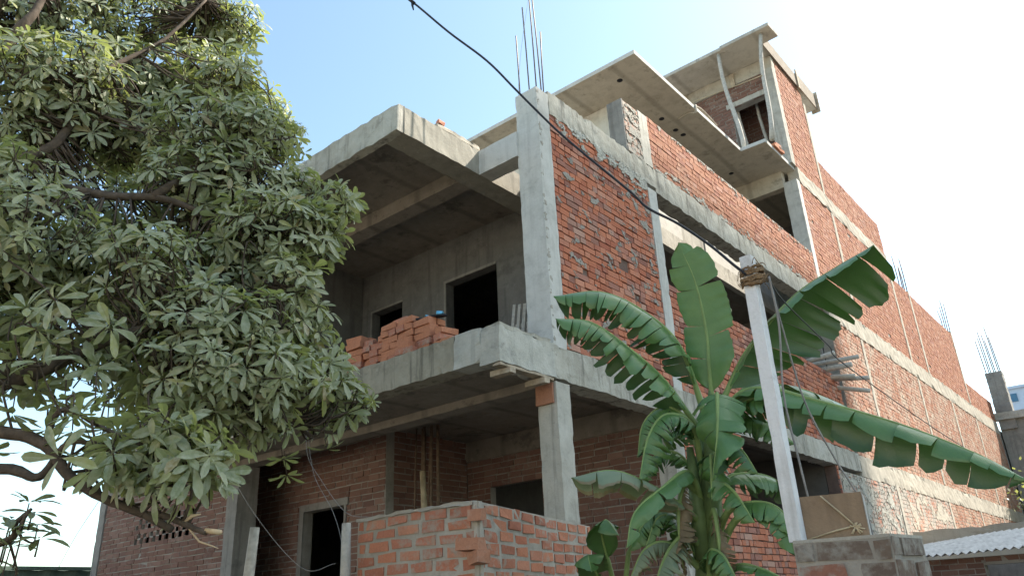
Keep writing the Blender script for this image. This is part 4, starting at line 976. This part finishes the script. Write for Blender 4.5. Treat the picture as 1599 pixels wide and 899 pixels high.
# splintered tips
splint = MB()
tube(splint, [(.625, -3.936, 1.952), (.70, -3.895, 1.937)], [.0135, .0125], 8)
tube(splint, [(.50, -4.0, 1.995), (.545, -3.975, 2.03), (.585, -3.95, 2.035)], [.014, .010, .003], 6)
tube(splint, [(.53, -3.985, 1.98), (.60, -3.95, 1.90), (.67, -3.92, 1.875), (.70, -3.9, 1.86)], [.006, .005, .004, .002], 5)
CLUMPS = [(-1.93,-4.68,6.32),(-1.83,-4.29,6.52),(-1.7,-3.87,6.71),(-1.52,-3.42,6.9),(-1.40,-3.14,6.95),(-1.24,-4.78,5.29),(-1.15,-4.44,5.43),(-1.48,-3.86,5.95),(-1.31,-3.44,6.09),(-0.78,-3.40,5.78),(-1.5,-4.59,5.0),(-1.4,-4.24,5.13),(-1.27,-3.86,5.25),(-0.63,-3.64,5.06),(-0.47,-3.30,5.12),(-0.76,-2.78,5.48),(-0.91,-4.71,4.26),(-0.54,-3.68,4.54),(-0.37,-3.34,4.60),(-0.19,-3.04,4.64),(-0.59,-4.67,3.83),(0.0,-3.29,4.10),(0.14,-3.06,4.12),(-0.85,-4.5,3.66),(-0.75,-4.19,3.72),(-0.17,-4.09,3.57),(-0.47,-3.54,3.83),(-0.27,-3.19,3.87),(0.22,-3.28,3.68),(-0.27,-4.65,3.11),(-0.18,-4.38,3.15),(-0.52,-3.89,3.37),(0.08,-3.78,3.23),(0.22,-3.50,3.26),(-0.05,-2.99,3.46),(-0.24,-4.55,2.86),(0.06,-3.81,2.9),(0.20,-3.55,2.95),(0.33,-3.31,2.97),(0.05,-2.88,3.12),(-0.19,-3.65,2.75),(0.0,-3.28,2.76),(-0.2,-2.72,2.9),(0.44,-4.15,2.34),(0.31,-4.42,2.33),(0.50,-4.0,2.33),(-0.02,-4.06,2.42),(0.46,-4.08,2.26),
 (-2.2,-4.1,5.9),(-2.1,-3.6,5.6),(-1.7,-3.3,5.4),(-1.6,-4.9,4.4),(-1.3,-4.0,4.5),(-1.0,-3.5,4.2),(-1.0,-3.1,4.9),(-1.2,-4.4,3.3),(-.8,-3.6,3.1),(-.5,-3.2,3.3),(-1.2,-2.9,5.9),(-.9,-4.9,3.4),(.14,-2.88,4.46),(.03,-2.6,2.95),(.16,-3.0,4.25)]
SMALL = {43: .26, 44: .26, 45: .22, 46: .25, 47: .22, 38: .28, 39: .26, 40: .25, 41: .24, 42: .2, 15: .22, 22: .22, 28: .2, 19: .25, 9: .36, 4: .36, 60: .2, 61: .18, 62: .2, 33: .32, 34: .3, 32: .36}
rad = [SMALL.get(i, .41) for i in range(len(CLUMPS))]
NEARC = {29, 30, 35, 43, 44, 45, 47}                # low front sprays with the largest leaves
wp = []; wa = []; ws = []
for i, (cx_, cy_, cz_) in enumerate(CLUMPS):
    r = rad[i]; n = int((46 if i in NEARC else 104) * (r / .4) ** 2) + 4
    if i in (29, 35, 44, 30): n = 15 if i != 44 else 6
    for k in range(n):
        d = RNG.normal(size=3); d /= np.linalg.norm(d); d[2] *= .9
        rr = r * (.35 + .65 * RNG.random() ** .5)
        wp.append((cx_ + d[0] * rr, cy_ + d[1] * rr, cz_ + d[2] * rr * .85))
        a = d * .75 + np.array([.12, -.05, .45]) + RNG.normal(size=3) * .28
        wa.append(a / np.linalg.norm(a)); ws.append(RNG.uniform(.95, 1.2) if i in NEARC else RNG.choice([.45, .6, .7, .8, 1.0]) * RNG.uniform(.9, 1.1))
# a few dangling sprays at the lower edge
for (x, y, z) in ((-.52, -2.75, 2.62), (-.50, -2.72, 2.50), (.0, -2.75, 2.60), (.5, -3.25, 2.85), (-.09, -4.5, 2.08), (-.05, -4.48, 2.02), (-.12, -4.52, 1.98), (-.18, -4.54, 1.92), (-.22, -4.55, 2.06), (-.02, -4.47, 1.95), (-.25, -4.58, 1.86), (-.12, -4.5, 2.52), (.02, -4.42, 2.50), (-.30, -4.62, 2.62), (.10, -4.36, 2.64), (-.2, -4.56, 2.74), (.16, -4.3, 2.5), (-.34, -4.66, 2.42), (-.05, -4.46, 2.68), (.05, -4.40, 2.36), (-.16, -4.5, 2.14), (-.2, -4.55, 2.0), (.56, -3.95, 2.33), (.2, -4.5, 2.55)):
    wp.append((x, y, z)); wa.append(np.array([.1, 0, -.4 if z > 2.4 else .5])); ws.append(.95)
wp = np.array(wp); wa = np.array(wa)
LT = np.array([0, .18, .42, .68, .88, 1.0]); LW = np.array([.06, .34, .72, 1.0, .72])
def leaf_template():
    mid = [(t, 0, 0) for t in LT]; left = [(t, w_ * .5, 0) for t, w_ in zip(LT[1:5], LW[1:5])]; right = [(t, -w_ * .5, 0) for t, w_ in zip(LT[1:5], LW[1:5])]
    V = np.array(mid + left + right)
    F_ = [(0, 1, 6), (1, 2, 7, 6), (2, 3, 8, 7), (3, 4, 9, 8), (4, 5, 9), (0, 10, 1), (1, 10, 11, 2), (2, 11, 12, 3), (3, 12, 13, 4), (4, 13, 5)]
    return V, F_
LV, LF = leaf_template()
allv = []; nl = 0; faces = []
limb_np = np.array([tuple(p) for p in limbpts])
for p, a, wsz in zip(wp, wa, ws):
    a = a / np.linalg.norm(a)
    ref = np.array([0, 0, 1.0]) if abs(a[2]) < .9 else np.array([1.0, 0, 0])
    u = np.cross(a, ref); u /= np.linalg.norm(u); v = np.cross(a, u)
    nlf = RNG.integers(6, 10); ph = RNG.random() * 6.28; base_el = RNG.uniform(-.1, .5); size = wsz; sick = RNG.random() < .05
    for k in range(nlf):
        if RNG.random() < .06: continue
        an = ph + 2 * math.pi * k / nlf + RNG.normal() * .12
        el = base_el + RNG.normal() * .16
        d = (u * math.cos(an) + v * math.sin(an)) * math.cos(el) + a * math.sin(el)
        up = -(u * math.cos(an) + v * math.sin(an)) * math.sin(el) + a * math.cos(el)
        sd = np.cross(up, d); tw = RNG.normal() * .25
        sd, up = sd * math.cos(tw) + up * math.sin(tw), up * math.cos(tw) - sd * math.sin(tw)
        Ln = size * RNG.uniform(.105, .162); Wd = Ln * RNG.uniform(.27, .34); bend = RNG.uniform(.05, .32); fold = RNG.uniform(.12, .35)
        x = LV[:, 0] * Ln; y = LV[:, 1] * Wd; z = np.abs(y) * fold - bend * (LV[:, 0] ** 2) * Ln
        P = p[None] + np.outer(x + .012, d) + np.outer(y, sd) + np.outer(z, up)
        P[:, 2] -= (LV[:, 0] ** 2) * Ln * .10
        allv.append(P); o_ = nl * 14
        faces.extend([tuple(i + o_ for i in f) for f in LF]); nl += 1
    # twig
    q = p - a * RNG.uniform(.08, .22)
    j = np.argmin(((limb_np - p) ** 2).sum(1)); L_ = limb_np[j]
    if ((L_ - p) ** 2).sum() < 1.1 and RNG.random() < .5:
        mid = q * .55 + L_ * .45 + RNG.normal(size=3) * .05
        cv = curve([tuple(L_), tuple(mid), tuple(q), tuple(p)], 4); tube(tb, cv, [.009 - .0058 * i_ / (len(cv) - 1) for i_ in range(len(cv))], 4)
    else:
        tube(tb, [tuple(q), tuple(p)], [.005, .0035], 4)
tr_o = tb.build('trunk', M['bark'], TR)
splint.build('broken_branch_end', M['cutwood'], TR)
me = bpy.data.meshes.new('crown'); me.from_pydata(np.concatenate(allv).tolist(), [], faces); me.materials.append(M['leaf'])
co = bpy.data.objects.new('crown', me); COL.objects.link(co); co.parent = TR
